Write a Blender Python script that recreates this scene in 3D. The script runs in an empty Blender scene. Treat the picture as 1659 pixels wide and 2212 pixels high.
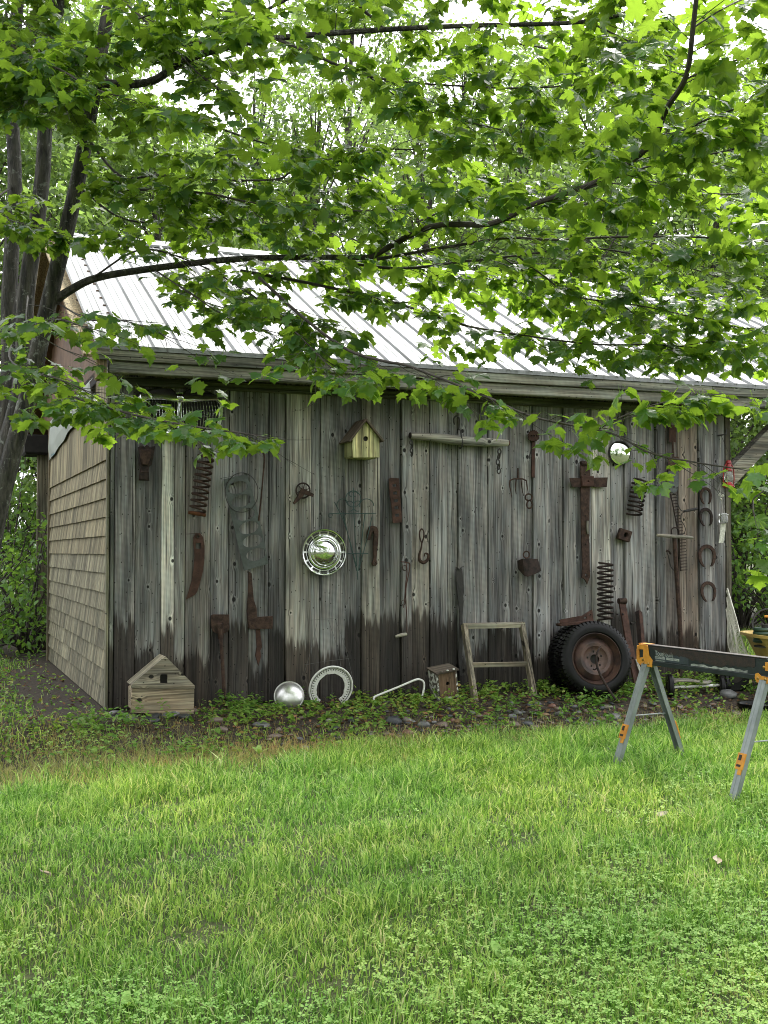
import bpy, bmesh, math, random
import numpy as np
from mathutils import Vector, Matrix

# ------------------------------------------------------------------ camera, sky, sun, exposure
R = math.radians
random.seed(7)
rng = np.random.default_rng(11)
scene = bpy.context.scene
col = scene.collection

FPX = 2550.0            # focal length in pixels of the 1659 x 2212 picture grid
HOR = 1192.0            # horizon row on that grid
CX, CY = 829.5, 1106.0
CAMZ = 1.10             # eye height above the wall's foot
PITCH = math.atan((HOR - CY) / FPX)

cam_data = bpy.data.cameras.new('camera')
cam = bpy.data.objects.new('camera', cam_data)
col.objects.link(cam)
cam.location = (0, 0, CAMZ)
cam.rotation_euler = (math.pi / 2 + PITCH, 0, 0)
cam_data.sensor_fit = 'VERTICAL'
cam_data.sensor_height = 36
cam_data.lens = 36 * FPX / 2212
cam_data.clip_start = 0.05
cam_data.clip_end = 2000
scene.camera = cam

SUN_EL, SUN_AZ = R(57), R(22)       # azimuth from +Y (behind the barn) towards +X
world = bpy.data.worlds.new('World')
scene.world = world
world.use_nodes = True
wn, wl = world.node_tree.nodes, world.node_tree.links
wn.clear()
w_out = wn.new('ShaderNodeOutputWorld')
w_bg = wn.new('ShaderNodeBackground')
w_bg.inputs['Strength'].default_value = 0.15
w_sky = wn.new('ShaderNodeTexSky')
w_sky.sky_type = 'NISHITA'
w_sky.sun_disc = False
w_sky.sun_elevation = SUN_EL
w_sky.sun_rotation = SUN_AZ
w_sky.dust_density = 6.0
w_sky.ozone_density = 1.0
w_hsv = wn.new('ShaderNodeHueSaturation')        # cloud cover: hardly any blue left
w_hsv.inputs['Saturation'].default_value = 0.12
w_mix = wn.new('ShaderNodeMix')
w_mix.data_type = 'RGBA'
w_mix.inputs[0].default_value = 0.55
w_mix.inputs[7].default_value = (8.6, 8.8, 9.0, 1)
wl.new(w_sky.outputs[0], w_hsv.inputs['Color'])
wl.new(w_hsv.outputs[0], w_mix.inputs[6])
wl.new(w_mix.outputs[2], w_bg.inputs['Color'])
wl.new(w_bg.outputs[0], w_out.inputs[0])

sun_data = bpy.data.lights.new('sun', 'SUN')
sun_data.energy = 1.5
sun_data.angle = R(14)
sun_data.color = (1.0, 0.96, 0.88)
sun = bpy.data.objects.new('sun', sun_data)
col.objects.link(sun)
sdir = Vector((math.sin(SUN_AZ) * math.cos(SUN_EL), math.cos(SUN_AZ) * math.cos(SUN_EL), math.sin(SUN_EL)))
sun.rotation_euler = sdir.to_track_quat('Z', 'Y').to_euler()
sun.location = sdir * 60

vs = scene.view_settings
vs.view_transform = 'Standard'
vs.look = 'None'
vs.exposure = 1.4
vs.gamma = 1.0
vs.use_curve_mapping = False
scene.render.engine = 'CYCLES'
scene.cycles.max_bounces = 8
scene.cycles.transmission_bounces = 6
scene.cycles.transparent_max_bounces = 6
scene.cycles.use_denoising = True
scene.cycles.denoising_prefilter = 'NONE'
scene.cycles.filter_width = 1.0
scene.cycles.caustics_reflective = False
scene.cycles.caustics_refractive = False

# ------------------------------------------------------------------ where things are
TH = R(21.3)                                   # the long wall's direction
U = Vector((math.cos(TH), math.sin(TH), 0))    # along the long wall, to the right
V = Vector((-math.sin(TH), math.cos(TH), 0))   # into the barn
A = Vector((-1.905, 8.2, 0))                   # front left corner of the barn
WALL_L = 5.17
SIDE_L = 4.05


def ray(x, y):
    a, b = x - CX, CY - y
    c, s = math.cos(PITCH), math.sin(PITCH)
    return Vector((a, FPX * c - b * s, FPX * s + b * c)) / FPX


def WP(s, z, q=0.0):
    """world point: s along the wall, z up, q out of the wall towards the lawn"""
    return A + U * s - V * q + Vector((0, 0, z))


def wpx(x, y, q=0.0):
    """pixel -> (s, z) on the plane q in front of the long wall"""
    d = ray(x, y)
    o = Vector((0, 0, CAMZ))
    base = A - V * q
    t = (base - o).dot(V) / d.dot(V)
    p = o + d * t - base
    return p.dot(U), p.z + base.z


def sidepx(x, y):
    """pixel -> (distance back along the shingled side wall, z)"""
    d = ray(x, y)
    o = Vector((0, 0, CAMZ))
    t = (A - o).dot(U) / d.dot(U)
    p = o + d * t - A
    return p.dot(V), p.z


def at(x, y, Y):
    d = ray(x, y)
    return Vector((0, 0, CAMZ)) + d * (Y / d.y)


def qdist(X, Y):
    return -((X - A.x) * V.x + (Y - A.y) * V.y)


def sdist(X, Y):
    return (X - A.x) * U.x + (Y - A.y) * U.y


def gz(X, Y):
    q = qdist(X, Y)
    z = 0.0
    if q > 0.25:
        t = min(1.0, (q - 0.25) / 0.95)
        z = -0.12 * t * t * (3 - 2 * t)
    if q > 1.2:
        z -= 0.035 * (q - 1.2)
    if q > 12:
        z += 0.035 * (q - 12)
    z += 0.012 * math.sin(X * 2.1 + 0.4) * math.sin(Y * 1.7) * min(1, max(0, q - 1.0))
    return z


def gpx(x, y):
    d = ray(x, y)
    t = 5.0
    for _ in range(40):
        p = d * t
        t += (gz(p.x, p.y) - (CAMZ + p.z)) / d.z * 0.7
    p = d * t
    return Vector((p.x, p.y, gz(p.x, p.y)))


# pixel readings taken from enlarged crops of the photograph
def r1(x, y): return (66.36 + x / 2.667, 763.1 + y / 2.667)
def r2(x, y): return (564.0 + x / 2.899, 829.5 + y / 2.899)
def r3(x, y): return (1061.7 + x / 2.777, 829.5 + y / 2.777)
def r4(x, y): return (1260.8 + x / 4.167, 1294.0 + y / 4.167)


# ------------------------------------------------------------------ mesh helpers
class MB:
    """collects shapes; build() links them as one mesh object"""
    def __init__(self):
        self.v, self.f = [], []

    def add(self, vs_, fs_):
        n = len(self.v)
        self.v += [tuple(p) for p in vs_]
        self.f += [tuple(i + n for i in f) for f in fs_]
        return self

    def box(self, c, size, rot=None, taper=None):
        hx, hy, hz = size[0] / 2, size[1] / 2, size[2] / 2
        b = min(hx, hy, hz) * 0.18
        vs_ = []
        for z, k in ((-hz, 0), (-hz + b, 1), (hz - b, 1), (hz, 0)):
            i = 0 if k else b
            for sx, sy in ((-1, -1), (1, -1), (1, 1), (-1, 1)):
                p = Vector((sx * (hx - i), sy * (hy - i), z))
                if taper:
                    t = (z + hz) / (2 * hz)
                    p.x *= 1 + (taper - 1) * t
                    p.y *= 1 + (taper - 1) * t
                if rot is not None:
                    p = rot @ p
                vs_.append(p + Vector(c))
        fs_ = [(3, 2, 1, 0), (12, 13, 14, 15)]
        for r in range(3):
            for i in range(4):
                j = (i + 1) % 4
                fs_.append((r * 4 + i, r * 4 + j, r * 4 + 4 + j, r * 4 + 4 + i))
        return self.add(vs_, fs_)

    def bar(self, p0, p1, w, h, up=(0, 0, 1)):
        """rectangular bar from p0 to p1"""
        p0, p1 = Vector(p0), Vector(p1)
        d = p1 - p0
        L = d.length
        z = d.normalized()
        x = Vector(up).cross(z)
        if x.length < 1e-4:
            x = Vector((1, 0, 0)).cross(z)
        x.normalize()
        y = z.cross(x)
        m = Matrix((x, y, z)).transposed()
        return self.box((p0 + p1) / 2, (w, h, L), m)

    def tube(self, pts, r, n=6, closed=False, caps=True):
        pts = [Vector(p) for p in pts]
        N = len(pts)
        rs = r if isinstance(r, (list, tuple)) else [r] * N
        prev = None
        vs_, fs_ = [], []
        for i, p in enumerate(pts):
            if closed:
                t = pts[(i + 1) % N] - pts[i - 1]
            else:
                t = pts[min(i + 1, N - 1)] - pts[max(i - 1, 0)]
            if t.length < 1e-9:
                t = Vector((0, 0, 1))
            t.normalize()
            if prev is None:
                a = Vector((0, 0, 1)) if abs(t.z) < 0.9 else Vector((1, 0, 0))
                prev = (a - t * a.dot(t)).normalized()
            else:
                prev = prev - t * prev.dot(t)
                if prev.length < 1e-6:
                    prev = t.orthogonal()
                prev.normalize()
            b = t.cross(prev)
            for k in range(n):
                an = 2 * math.pi * k / n
                vs_.append(p + (prev * math.cos(an) + b * math.sin(an)) * rs[i])
        rings = N if closed else N - 1
        for i in range(rings):
            i2 = (i + 1) % N
            for k in range(n):
                k2 = (k + 1) % n
                fs_.append((i * n + k, i * n + k2, i2 * n + k2, i2 * n + k))
        if caps and not closed:
            fs_.append(tuple(range(n - 1, -1, -1)))
            fs_.append(tuple((N - 1) * n + k for k in range(n)))
        return self.add(vs_, fs_)

    def lathe(self, prof, n=24, mat=None):
        """profile of (radius, height) round local Z, then placed by mat"""
        vs_, fs_ = [], []
        m = mat or Matrix.Identity(4)
        for r, h in prof:
            for k in range(n):
                a = 2 * math.pi * k / n
                vs_.append(m @ Vector((r * math.cos(a), r * math.sin(a), h)))
        for i in range(len(prof) - 1):
            for k in range(n):
                k2 = (k + 1) % n
                fs_.append((i * n + k, i * n + k2, (i + 1) * n + k2, (i + 1) * n + k))
        return self.add(vs_, fs_)

    def blob(self, c, size, seed=0, n=8, rings=5, jag=0.15):
        rr = random.Random(seed)
        vs_, fs_ = [Vector((0, 0, -1))], []
        for i in range(1, rings):
            ph = math.pi * i / rings - math.pi / 2
            for k in range(n):
                a = 2 * math.pi * k / n
                s = 1 + rr.uniform(-jag, jag)
                vs_.append(Vector((math.cos(ph) * math.cos(a), math.cos(ph) * math.sin(a), math.sin(ph))) * s)
        vs_.append(Vector((0, 0, 1)))
        for k in range(n):
            fs_.append((0, 1 + (k + 1) % n, 1 + k))
            b = 1 + (rings - 2) * n
            fs_.append((len(vs_) - 1, b + k, b + (k + 1) % n))
        for i in range(rings - 2):
            for k in range(n):
                k2 = (k + 1) % n
                fs_.append((1 + i * n + k, 1 + i * n + k2, 1 + (i + 1) * n + k2, 1 + (i + 1) * n + k))
        vs_ = [Vector((p.x * size[0], p.y * size[1], p.z * size[2])) + Vector(c) for p in vs_]
        return self.add(vs_, fs_)

    def prism(self, outline, q0, q1):
        """outline in local (x, z), extruded from y=-q0 to y=-q1"""
        n = len(outline)
        vs_ = [(x, -q0, z) for x, z in outline] + [(x, -q1, z) for x, z in outline]
        fs_ = [tuple(range(n)), tuple(range(2 * n - 1, n - 1, -1))]
        for i in range(n):
            j = (i + 1) % n
            fs_.append((i, i + n, j + n, j))
        return self.add(vs_, fs_)

    def mesh(self, name):
        me = bpy.data.meshes.new(name)
        me.from_pydata(self.v, [], self.f)
        me.validate()
        bm = bmesh.new()
        bm.from_mesh(me)
        bmesh.ops.recalc_face_normals(bm, faces=bm.faces)
        bm.to_mesh(me)
        bm.free()
        return me

    def build(self, name, mat, parent=None, smooth=False, color=None, xf=None):
        me = self.mesh(name)
        if smooth:
            smooth_by_angle(me)
        return link(name, me, mat, parent, color, xf)


def smooth_by_angle(me, ang=R(38)):
    me.polygons.foreach_set('use_smooth', [True] * len(me.polygons))
    try:
        me.set_sharp_from_angle(angle=ang)
    except Exception:
        pass


def link(name, me, mat, parent=None, color=None, xf=None):
    o = bpy.data.objects.new(name, me)
    col.objects.link(o)
    if mat is not None and not me.materials:
        me.materials.append(mat)
    if parent is not None:
        o.parent = parent
    if color is not None:
        o.color = (*color, 1)
    if xf is not None:
        o.matrix_local = xf
    return o


def np_mesh(name, verts, faces, mat, parent=None, smooth=False):
    """large meshes: verts (n,3), faces (m,k) with k equal for all"""
    me = bpy.data.meshes.new(name)
    n, m, k = len(verts), len(faces), faces.shape[1]
    me.vertices.add(n)
    me.vertices.foreach_set('co', np.ascontiguousarray(verts, dtype=np.float32).ravel())
    me.loops.add(m * k)
    me.loops.foreach_set('vertex_index', np.ascontiguousarray(faces, dtype=np.int32).ravel())
    me.polygons.add(m)
    me.polygons.foreach_set('loop_start', np.arange(0, m * k, k, dtype=np.int32))
    try:
        me.polygons.foreach_set('loop_total', np.full(m, k, dtype=np.int32))
    except Exception:
        pass
    me.update(calc_edges=True)
    if smooth:
        me.polygons.foreach_set('use_smooth', np.ones(m, dtype=bool))
    return link(name, me, mat, parent)


def tag(o, label=None, cat=None, group=None, kind=None):
    if label: o['label'] = label
    if cat: o['category'] = cat
    if group: o['group'] = group
    if kind: o['kind'] = kind
    return o


def thing(name, label, cat, loc=(0, 0, 0), rz=0.0, group=None):
    o = bpy.data.objects.new(name, None)
    o.empty_display_size = 0.1
    col.objects.link(o)
    o.location = loc
    o.rotation_euler = (0, 0, rz)
    return tag(o, label, cat, group)


def curve_plate(outer, holes, q0, q1, bevel=0.0):
    """flat plate with holes: outlines in local (x, z)"""
    cu = bpy.data.curves.new('plate', 'CURVE')
    cu.dimensions = '2D'
    cu.fill_mode = 'BOTH'
    cu.extrude = max(0.0003, abs(q1 - q0) / 2 - bevel)
    cu.bevel_depth = bevel
    cu.bevel_resolution = 0
    for pts in [outer] + holes:
        sp = cu.splines.new('POLY')
        sp.points.add(len(pts) - 1)
        for p, (x, z) in zip(sp.points, pts):
            p.co = (x, z, 0, 1)
        sp.use_cyclic_u = True
    ob = bpy.data.objects.new('plate', cu)
    col.objects.link(ob)
    bpy.context.view_layer.update()
    dg = bpy.context.evaluated_depsgraph_get()
    me = bpy.data.meshes.new_from_object(ob.evaluated_get(dg))
    bpy.data.objects.remove(ob)
    bpy.data.curves.remove(cu)
    qm = (q0 + q1) / 2
    co = np.empty(len(me.vertices) * 3, dtype=np.float32)
    me.vertices.foreach_get('co', co)
    co = co.reshape(-1, 3)
    co = np.stack([co[:, 0], -co[:, 2] - qm, co[:, 1]], axis=1)
    me.vertices.foreach_set('co', co.ravel())
    me.update()
    me.materials.clear()
    return me


def ellipse(cx, cz, rx, rz_, n=16, a0=0.0, a1=2 * math.pi, rot=0.0):
    out = []
    full = abs(a1 - a0 - 2 * math.pi) < 1e-6
    for i in range(n):
        a = a0 + (a1 - a0) * i / (n if full else n - 1)
        x, z = rx * math.cos(a), rz_ * math.sin(a)
        out.append((cx + x * math.cos(rot) - z * math.sin(rot), cz + x * math.sin(rot) + z * math.cos(rot)))
    return out


def catmull(pts, per=6):
    pts = [Vector(p) for p in pts]
    if len(pts) < 3:
        return pts
    out = []
    P = [pts[0] * 2 - pts[1]] + pts + [pts[-1] * 2 - pts[-2]]
    for i in range(1, len(P) - 2):
        p0, p1, p2, p3 = P[i - 1], P[i], P[i + 1], P[i + 2]
        for k in range(per):
            t = k / per
            out.append(0.5 * ((2 * p1) + (p2 - p0) * t + (2 * p0 - 5 * p1 + 4 * p2 - p3) * t * t + (3 * p1 - p0 - 3 * p2 + p3) * t ** 3))
    out.append(pts[-1])
    return out


# ------------------------------------------------------------------ materials
def new_mat(name):
    m = bpy.data.materials.new(name)
    m.use_nodes = True
    nt = m.node_tree
    nt.nodes.clear()
    out = nt.nodes.new('ShaderNodeOutputMaterial')
    bs = nt.nodes.new('ShaderNodeBsdfPrincipled')
    nt.links.new(bs.outputs[0], out.inputs[0])
    return m, nt, bs, out


class NT:
    """small node-writing helper"""
    def __init__(self, nt): self.nt = nt
    def n(self, t, **kw):
        nd = self.nt.nodes.new(t)
        for k, v_ in kw.items():
            setattr(nd, k, v_)
        return nd
    def put(self, sock, v_):
        if hasattr(v_, 'is_output') or isinstance(v_, bpy.types.NodeSocket):
            self.nt.links.new(v_, sock)
        else:
            sock.default_value = v_
    def math(self, op, a, b=0.0, clamp=False):
        nd = self.n('ShaderNodeMath', operation=op, use_clamp=clamp)
        self.put(nd.inputs[0], a); self.put(nd.inputs[1], b)
        return nd.outputs[0]
    def mix(self, f, a, b, blend='MIX'):
        nd = self.n('ShaderNodeMix', data_type='RGBA', blend_type=blend)
        self.put(nd.inputs[0], f)
        for s, v_ in ((6, a), (7, b)):
            if isinstance(v_, tuple) and len(v_) == 3: v_ = (*v_, 1)
            self.put(nd.inputs[s], v_)
        return nd.outputs[2]
    def ss(self, v_, lo, hi, a=0.0, b=1.0):
        nd = self.n('ShaderNodeMapRange', interpolation_type='SMOOTHSTEP')
        self.put(nd.inputs[0], v_)
        self.put(nd.inputs[1], lo); self.put(nd.inputs[2], hi)
        self.put(nd.inputs[3], a); self.put(nd.inputs[4], b)
        return nd.outputs[0]
    def noise(self, vec, scale, detail=3.0, rough=0.55, dist=0.0):
        nd = self.n('ShaderNodeTexNoise')
        if vec is not None: self.put(nd.inputs['Vector'], vec)
        self.put(nd.inputs['Scale'], scale)
        nd.inputs['Detail'].default_value = detail
        nd.inputs['Roughness'].default_value = rough
        nd.inputs['Distortion'].default_value = dist
        return nd.outputs[0]
    def mapping(self, vec, scale=(1, 1, 1), loc=(0, 0, 0)):
        nd = self.n('ShaderNodeMapping')
        self.put(nd.inputs[0], vec)
        self.put(nd.inputs['Scale'], scale)
        self.put(nd.inputs['Location'], loc)
        return nd.outputs[0]
    def vadd(self, a, b):
        nd = self.n('ShaderNodeVectorMath', operation='ADD')
        self.put(nd.inputs[0], a); self.put(nd.inputs[1], b)
        return nd.outputs[0]
    def comb(self, x=0.0, y=0.0, z=0.0):
        nd = self.n('ShaderNodeCombineXYZ')
        self.put(nd.inputs[0], x); self.put(nd.inputs[1], y); self.put(nd.inputs[2], z)
        return nd.outputs[0]
    def sep(self, v_):
        nd = self.n('ShaderNodeSeparateXYZ')
        self.put(nd.inputs[0], v_)
        return nd.outputs
    def bump(self, h, strength=0.4, dist=0.01):
        nd = self.n('ShaderNodeBump')
        self.put(nd.inputs['Height'], h)
        nd.inputs['Strength'].default_value = strength
        nd.inputs['Distance'].default_value = dist
        return nd.outputs[0]


def simple(name, c1, c2=None, rough=0.7, metal=0.0, scale=12.0, bump=0.2, detail=4, lo=0.35, hi=0.65, spec=0.5, rough2=None):
    m, nt, bs, out = new_mat(name)
    N = NT(nt)
    co = N.n('ShaderNodeTexCoord').outputs['Object']
    nz = N.noise(co, scale, detail, 0.6)
    f = N.ss(nz, lo, hi)
    nt.links.new(N.mix(f, c1, c2 or tuple(x * 0.8 for x in c1)), bs.inputs['Base Color'])
    bs.inputs['Metallic'].default_value = metal
    if rough2 is None:
        bs.inputs['Roughness'].default_value = rough
    else:
        nt.links.new(N.ss(nz, lo, hi, rough, rough2), bs.inputs['Roughness'])
    bs.inputs['Specular IOR Level'].default_value = spec
    if bump:
        nt.links.new(N.bump(N.noise(co, scale * 4, 5, 0.65), bump, 0.004), bs.inputs['Normal'])
    return m


def wood_mat(name, base=(0.24, 0.235, 0.22), axis='z', wet=True, knots=True, tint=True, grain=1.0, stain=True):
    """weathered boards: grain along the board, saw marks, knots, splits, damp foot"""
    m, nt, bs, out = new_mat(name)
    N = NT(nt)
    co = N.n('ShaderNodeTexCoord').outputs['Object']
    oi = N.n('ShaderNodeObjectInfo')
    rnd = oi.outputs['Random']
    s = N.sep(co)
    if axis == 'z': a, b, l = s[0], s[1], s[2]
    elif axis == 'x': a, b, l = s[2], s[1], s[0]
    elif axis == 'zy': a, b, l = s[1], s[0], s[2]
    else: a, b, l = s[0], s[2], s[1]
    shift = N.math('MULTIPLY', rnd, 37.0)
    lsh = N.math('ADD', l, shift)
    # knots
    kv = N.comb(N.math('ADD', N.math('MULTIPLY', a, 9.0), shift), N.math('MULTIPLY', lsh, 7.0), 0.0)
    vo = N.n('ShaderNodeTexVoronoi', voronoi_dimensions='2D', feature='F1')
    N.put(vo.inputs['Vector'], kv)
    vo.inputs['Scale'].default_value = 1.0
    kd = N.math('DIVIDE', vo.outputs['Distance'], N.math('ADD', 0.45, N.math('MULTIPLY', N.sep(vo.outputs['Color'])[1], 0.85)))
    kr = N.sep(vo.outputs['Color'])[0]
    kth = N.math('ADD', 0.60, N.math('MULTIPLY', N.math('FRACT', N.math('MULTIPLY', rnd, 3.7)), 0.40))
    ksel = N.math('GREATER_THAN', kr, kth)                  # only some of the cells hold a knot
    near = N.math('MULTIPLY', N.ss(kd, 0.05, 0.40, 1.0, 0.0), ksel)
    # grain, bent round the knots
    wob = N.noise(N.comb(N.math('MULTIPLY', a, 3.0), shift, N.math('MULTIPLY', lsh, 1.2)), 1.0, 2)
    aw = N.math('ADD', N.math('ADD', a, N.math('MULTIPLY', wob, 0.05)), N.math('MULTIPLY', near, 0.016))
    g1 = N.noise(N.comb(N.math('MULTIPLY', aw, 85.0), N.math('MULTIPLY', b, 40.0), N.math('MULTIPLY', lsh, 1.6)), 1.0, 6, 0.65)
    g2 = N.noise(N.comb(N.math('MULTIPLY', aw, 260.0), N.math('MULTIPLY', b, 90.0), N.math('MULTIPLY', lsh, 5.0)), 1.0, 3, 0.6)
    big = N.noise(N.comb(N.math('MULTIPLY', a, 10.0), shift, N.math('MULTIPLY', lsh, 1.1)), 1.0, 4, 0.6)
    blot = N.noise(N.comb(N.math('MULTIPLY', a, 26.0), shift, N.math('MULTIPLY', lsh, 5.0)), 1.0, 4, 0.6)
    basec = (*base, 1)
    cc = N.mix(0.0, basec, basec)
    if tint:
        cc = N.mix(1.0, cc, oi.outputs['Color'], 'MULTIPLY')
    warm = N.mix(1.0, cc, (1.03, 0.99, 0.94, 1), 'MULTIPLY')
    cold = N.mix(1.0, cc, (0.94, 1.0, 1.0, 1), 'MULTIPLY')
    cc = N.mix(N.ss(blot, 0.32, 0.68), warm, cold)
    cc = N.mix(N.ss(big, 0.30, 0.72), N.mix(1.0, cc, (0.45, 0.45, 0.465, 1), 'MULTIPLY'), N.mix(1.0, cc, (1.48, 1.47, 1.42, 1), 'MULTIPLY'))
    cc = N.mix(N.ss(g1, 0.28, 0.70), N.mix(1.0, cc, (0.36, 0.35, 0.34, 1), 'MULTIPLY'), N.mix(1.0, cc, (1.32, 1.32, 1.30, 1), 'MULTIPLY'))
    cc = N.mix(N.math('MULTIPLY', N.ss(g2, 0.35, 0.7), 0.35 * grain), cc, N.mix(1.0, cc, (0.5, 0.5, 0.5, 1), 'MULTIPLY'))
    # splits
    sp = N.noise(N.comb(N.math('MULTIPLY', aw, 70.0), 3.3, N.math('MULTIPLY', lsh, 0.7)), 1.0, 2, 0.5)
    split = N.ss(sp, 0.66, 0.70)
    cc = N.mix(N.math('MULTIPLY', split, 0.85), cc, (0.018, 0.016, 0.014))
    # saw marks
    wv = N.n('ShaderNodeTexWave', wave_type='BANDS', bands_direction='Z')
    N.put(wv.inputs['Vector'], N.comb(0.0, 0.0, N.math('ADD', N.math('MULTIPLY', lsh, 1.0), N.math('MULTIPLY', a, 0.35))))
    wv.inputs['Scale'].default_value = 6.0
    wv.inputs['Distortion'].default_value = 2.2
    wv.inputs['Detail'].default_value = 2.0
    saw = N.math('MULTIPLY', N.ss(N.math('FRACT', N.math('MULTIPLY', rnd, 7.31)), 0.35, 0.8), 0.16)
    cc = N.mix(N.math('MULTIPLY', wv.outputs[0], saw), cc, N.mix(1.0, cc, (1.6, 1.6, 1.55, 1), 'MULTIPLY'))
    kcore = 0.0
    if knots:
        halo = N.math('MULTIPLY', N.math('MULTIPLY', N.ss(kd, 0.09, 0.13), N.ss(kd, 0.27, 0.15)), ksel)
        cc = N.mix(N.math('MULTIPLY', halo, 0.40), cc, N.mix(1.0, cc, (1.8, 1.8, 1.8, 1), 'MULTIPLY'))
        kcore = N.math('MULTIPLY', N.ss(kd, 0.105, 0.075), ksel)
        cc = N.mix(N.math('MULTIPLY', kcore, 0.93), cc, (0.012, 0.011, 0.010))
        # nail and worm holes
        v2 = N.n('ShaderNodeTexVoronoi', voronoi_dimensions='2D', feature='F1')
        N.put(v2.inputs['Vector'], N.comb(N.math('ADD', N.math('MULTIPLY', a, 22.0), shift), N.math('MULTIPLY', lsh, 15.0), 0.0))
        v2.inputs['Scale'].default_value = 1.0
        pin = N.math('MULTIPLY', N.ss(v2.outputs['Distance'], 0.10, 0.06), N.ss(N.sep(v2.outputs['Color'])[1], 0.72, 0.74))
        cc = N.mix(N.math('MULTIPLY', pin, 0.85), cc, (0.02, 0.018, 0.015))
    bs.inputs['Roughness'].default_value = 0.86
    if wet:
        # damp, dirt-splashed foot of the boards: a ragged tide line of its own on each board
        tide = N.noise(N.comb(N.math('MULTIPLY', a, 32.0), shift, N.math('MULTIPLY', l, 1.2)), 1.0, 5, 0.7)
        lvl = N.math('ADD', N.math('MULTIPLY', N.math('FRACT', N.math('MULTIPLY', rnd, 13.7)), 0.44), N.math('MULTIPLY', tide, 0.62))
        lvl = N.math('SUBTRACT', lvl, 0.10)
        wm = N.ss(N.math('SUBTRACT', l, lvl), -0.03, 0.05, 1.0, 0.0)
        dark = N.mix(1.0, cc, (0.17, 0.138, 0.122, 1), 'MULTIPLY')
        cc = N.mix(N.math('MULTIPLY', wm, 0.93), cc, dark)
        N.put(bs.inputs['Roughness'], N.ss(wm, 0.0, 1.0, 0.86, 0.62))
    nt.links.new(cc, bs.inputs['Base Color'])
    h = N.math('SUBTRACT', N.math('ADD', N.math('MULTIPLY', g1, 1.0), N.math('MULTIPLY', g2, 0.4)), N.math('MULTIPLY', split, 0.9))
    if knots:
        h = N.math('SUBTRACT', h, N.math('MULTIPLY', kcore, 0.8))
    nt.links.new(N.bump(h, 0.55, 0.006), bs.inputs['Normal'])
    bs.inputs['Specular IOR Level'].default_value = 0.25
    return m


def leaf_mat(name, top, trans_col, trans=0.5, rough=0.38, var=0.5, spec=0.5):
    m, nt, bs, out = new_mat(name)
    N = NT(nt)
    gi = N.n('ShaderNodeNewGeometry')
    isl = gi.outputs['Random Per Island']
    oi = N.n('ShaderNodeObjectInfo')
    rr = N.math('FRACT', N.math('ADD', isl, oi.outputs['Random']))
    c = N.mix(rr, tuple(x * (1 - var) for x in top), tuple(min(1, x * (1 + var)) for x in top))
    nt.links.new(c, bs.inputs['Base Color'])
    bs.inputs['Roughness'].default_value = rough
    bs.inputs['Specular IOR Level'].default_value = spec
    tr = N.n('ShaderNodeBsdfTranslucent')
    r2_ = N.math('FRACT', N.math('MULTIPLY', rr, 5.3))
    tc = N.mix(r2_, tuple(x * (1 - var * .7) for x in trans_col), tuple(min(1, x * (1 + var * .7)) for x in trans_col))
    nt.links.new(tc, tr.inputs[0])
    mx = N.n('ShaderNodeMixShader')
    mx.inputs[0].default_value = trans
    nt.links.new(bs.outputs[0], mx.inputs[1])
    nt.links.new(tr.outputs[0], mx.inputs[2])
    nt.links.new(mx.outputs[0], out.inputs[0])
    return m


M = {}
M['board'] = wood_mat('weathered_board', (0.262, 0.256, 0.266))
M['beam'] = wood_mat('weathered_beam', (0.20, 0.198, 0.188), axis='x', wet=False, tint=True)
M['trim_v'] = wood_mat('weathered_trim', (0.22, 0.21, 0.18), wet=False)
M['oldwood'] = wood_mat('bleached_wood', (0.36, 0.335, 0.295), axis='x', wet=False, knots=True)
M['oldwood_v'] = wood_mat('bleached_wood_upright', (0.33, 0.31, 0.28), axis='z', wet=False, knots=False)
M['fresh'] = simple('orange_sheathing', (0.14, 0.075, 0.040), (0.085, 0.045, 0.025), 0.75, scale=5, bump=0.15)
M['dark'] = simple('dark_gap', (0.012, 0.011, 0.010), (0.02, 0.018, 0.016), 0.95, bump=0)
M['rust'] = simple('rust', (0.070, 0.043, 0.033), (0.032, 0.021, 0.018), 0.9, scale=30, bump=0.6, spec=0.2)
M['rust_red'] = simple('red_rust', (0.084, 0.045, 0.035), (0.045, 0.026, 0.021), 0.9, scale=18, bump=0.5, spec=0.2)
M['rust_orange'] = simple('orange_rust', (0.150, 0.060, 0.028), (0.070, 0.032, 0.022), 0.92, scale=24, bump=0.6, spec=0.2)
M['rust_dark'] = simple('dark_rust', (0.040, 0.026, 0.022), (0.018, 0.014, 0.013), 0.85, scale=25, bump=0.5, spec=0.25)
M['iron'] = simple('black_iron', (0.020, 0.020, 0.020), (0.035, 0.028, 0.024), 0.6, scale=30, bump=0.4)
M['chrome'] = simple('chrome', (0.76, 0.77, 0.77), (0.60, 0.61, 0.61), 0.06, metal=1.0, scale=6, bump=0.05, rough2=0.16)
M['dull_steel'] = simple('dull_steel', (0.66, 0.66, 0.65), (0.42, 0.38, 0.34), 0.32, metal=0.9, scale=14, bump=0.15, lo=0.48, hi=0.72, rough2=0.6)
M['white_enamel'] = simple('white_enamel', (0.78, 0.78, 0.76), (0.70, 0.69, 0.66), 0.35, scale=9, bump=0.05)
M['wire_green'] = simple('green_wire', (0.030, 0.065, 0.060), (0.022, 0.045, 0.042), 0.6, scale=20, bump=0)
M['wire_grey'] = simple('grey_wire', (0.10, 0.10, 0.095), (0.07, 0.07, 0.065), 0.6, scale=20, bump=0)
M['gasket'] = simple('gasket_metal', (0.075, 0.088, 0.084), (0.045, 0.052, 0.050), 0.55, metal=0.0, scale=22, bump=0.2)
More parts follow.
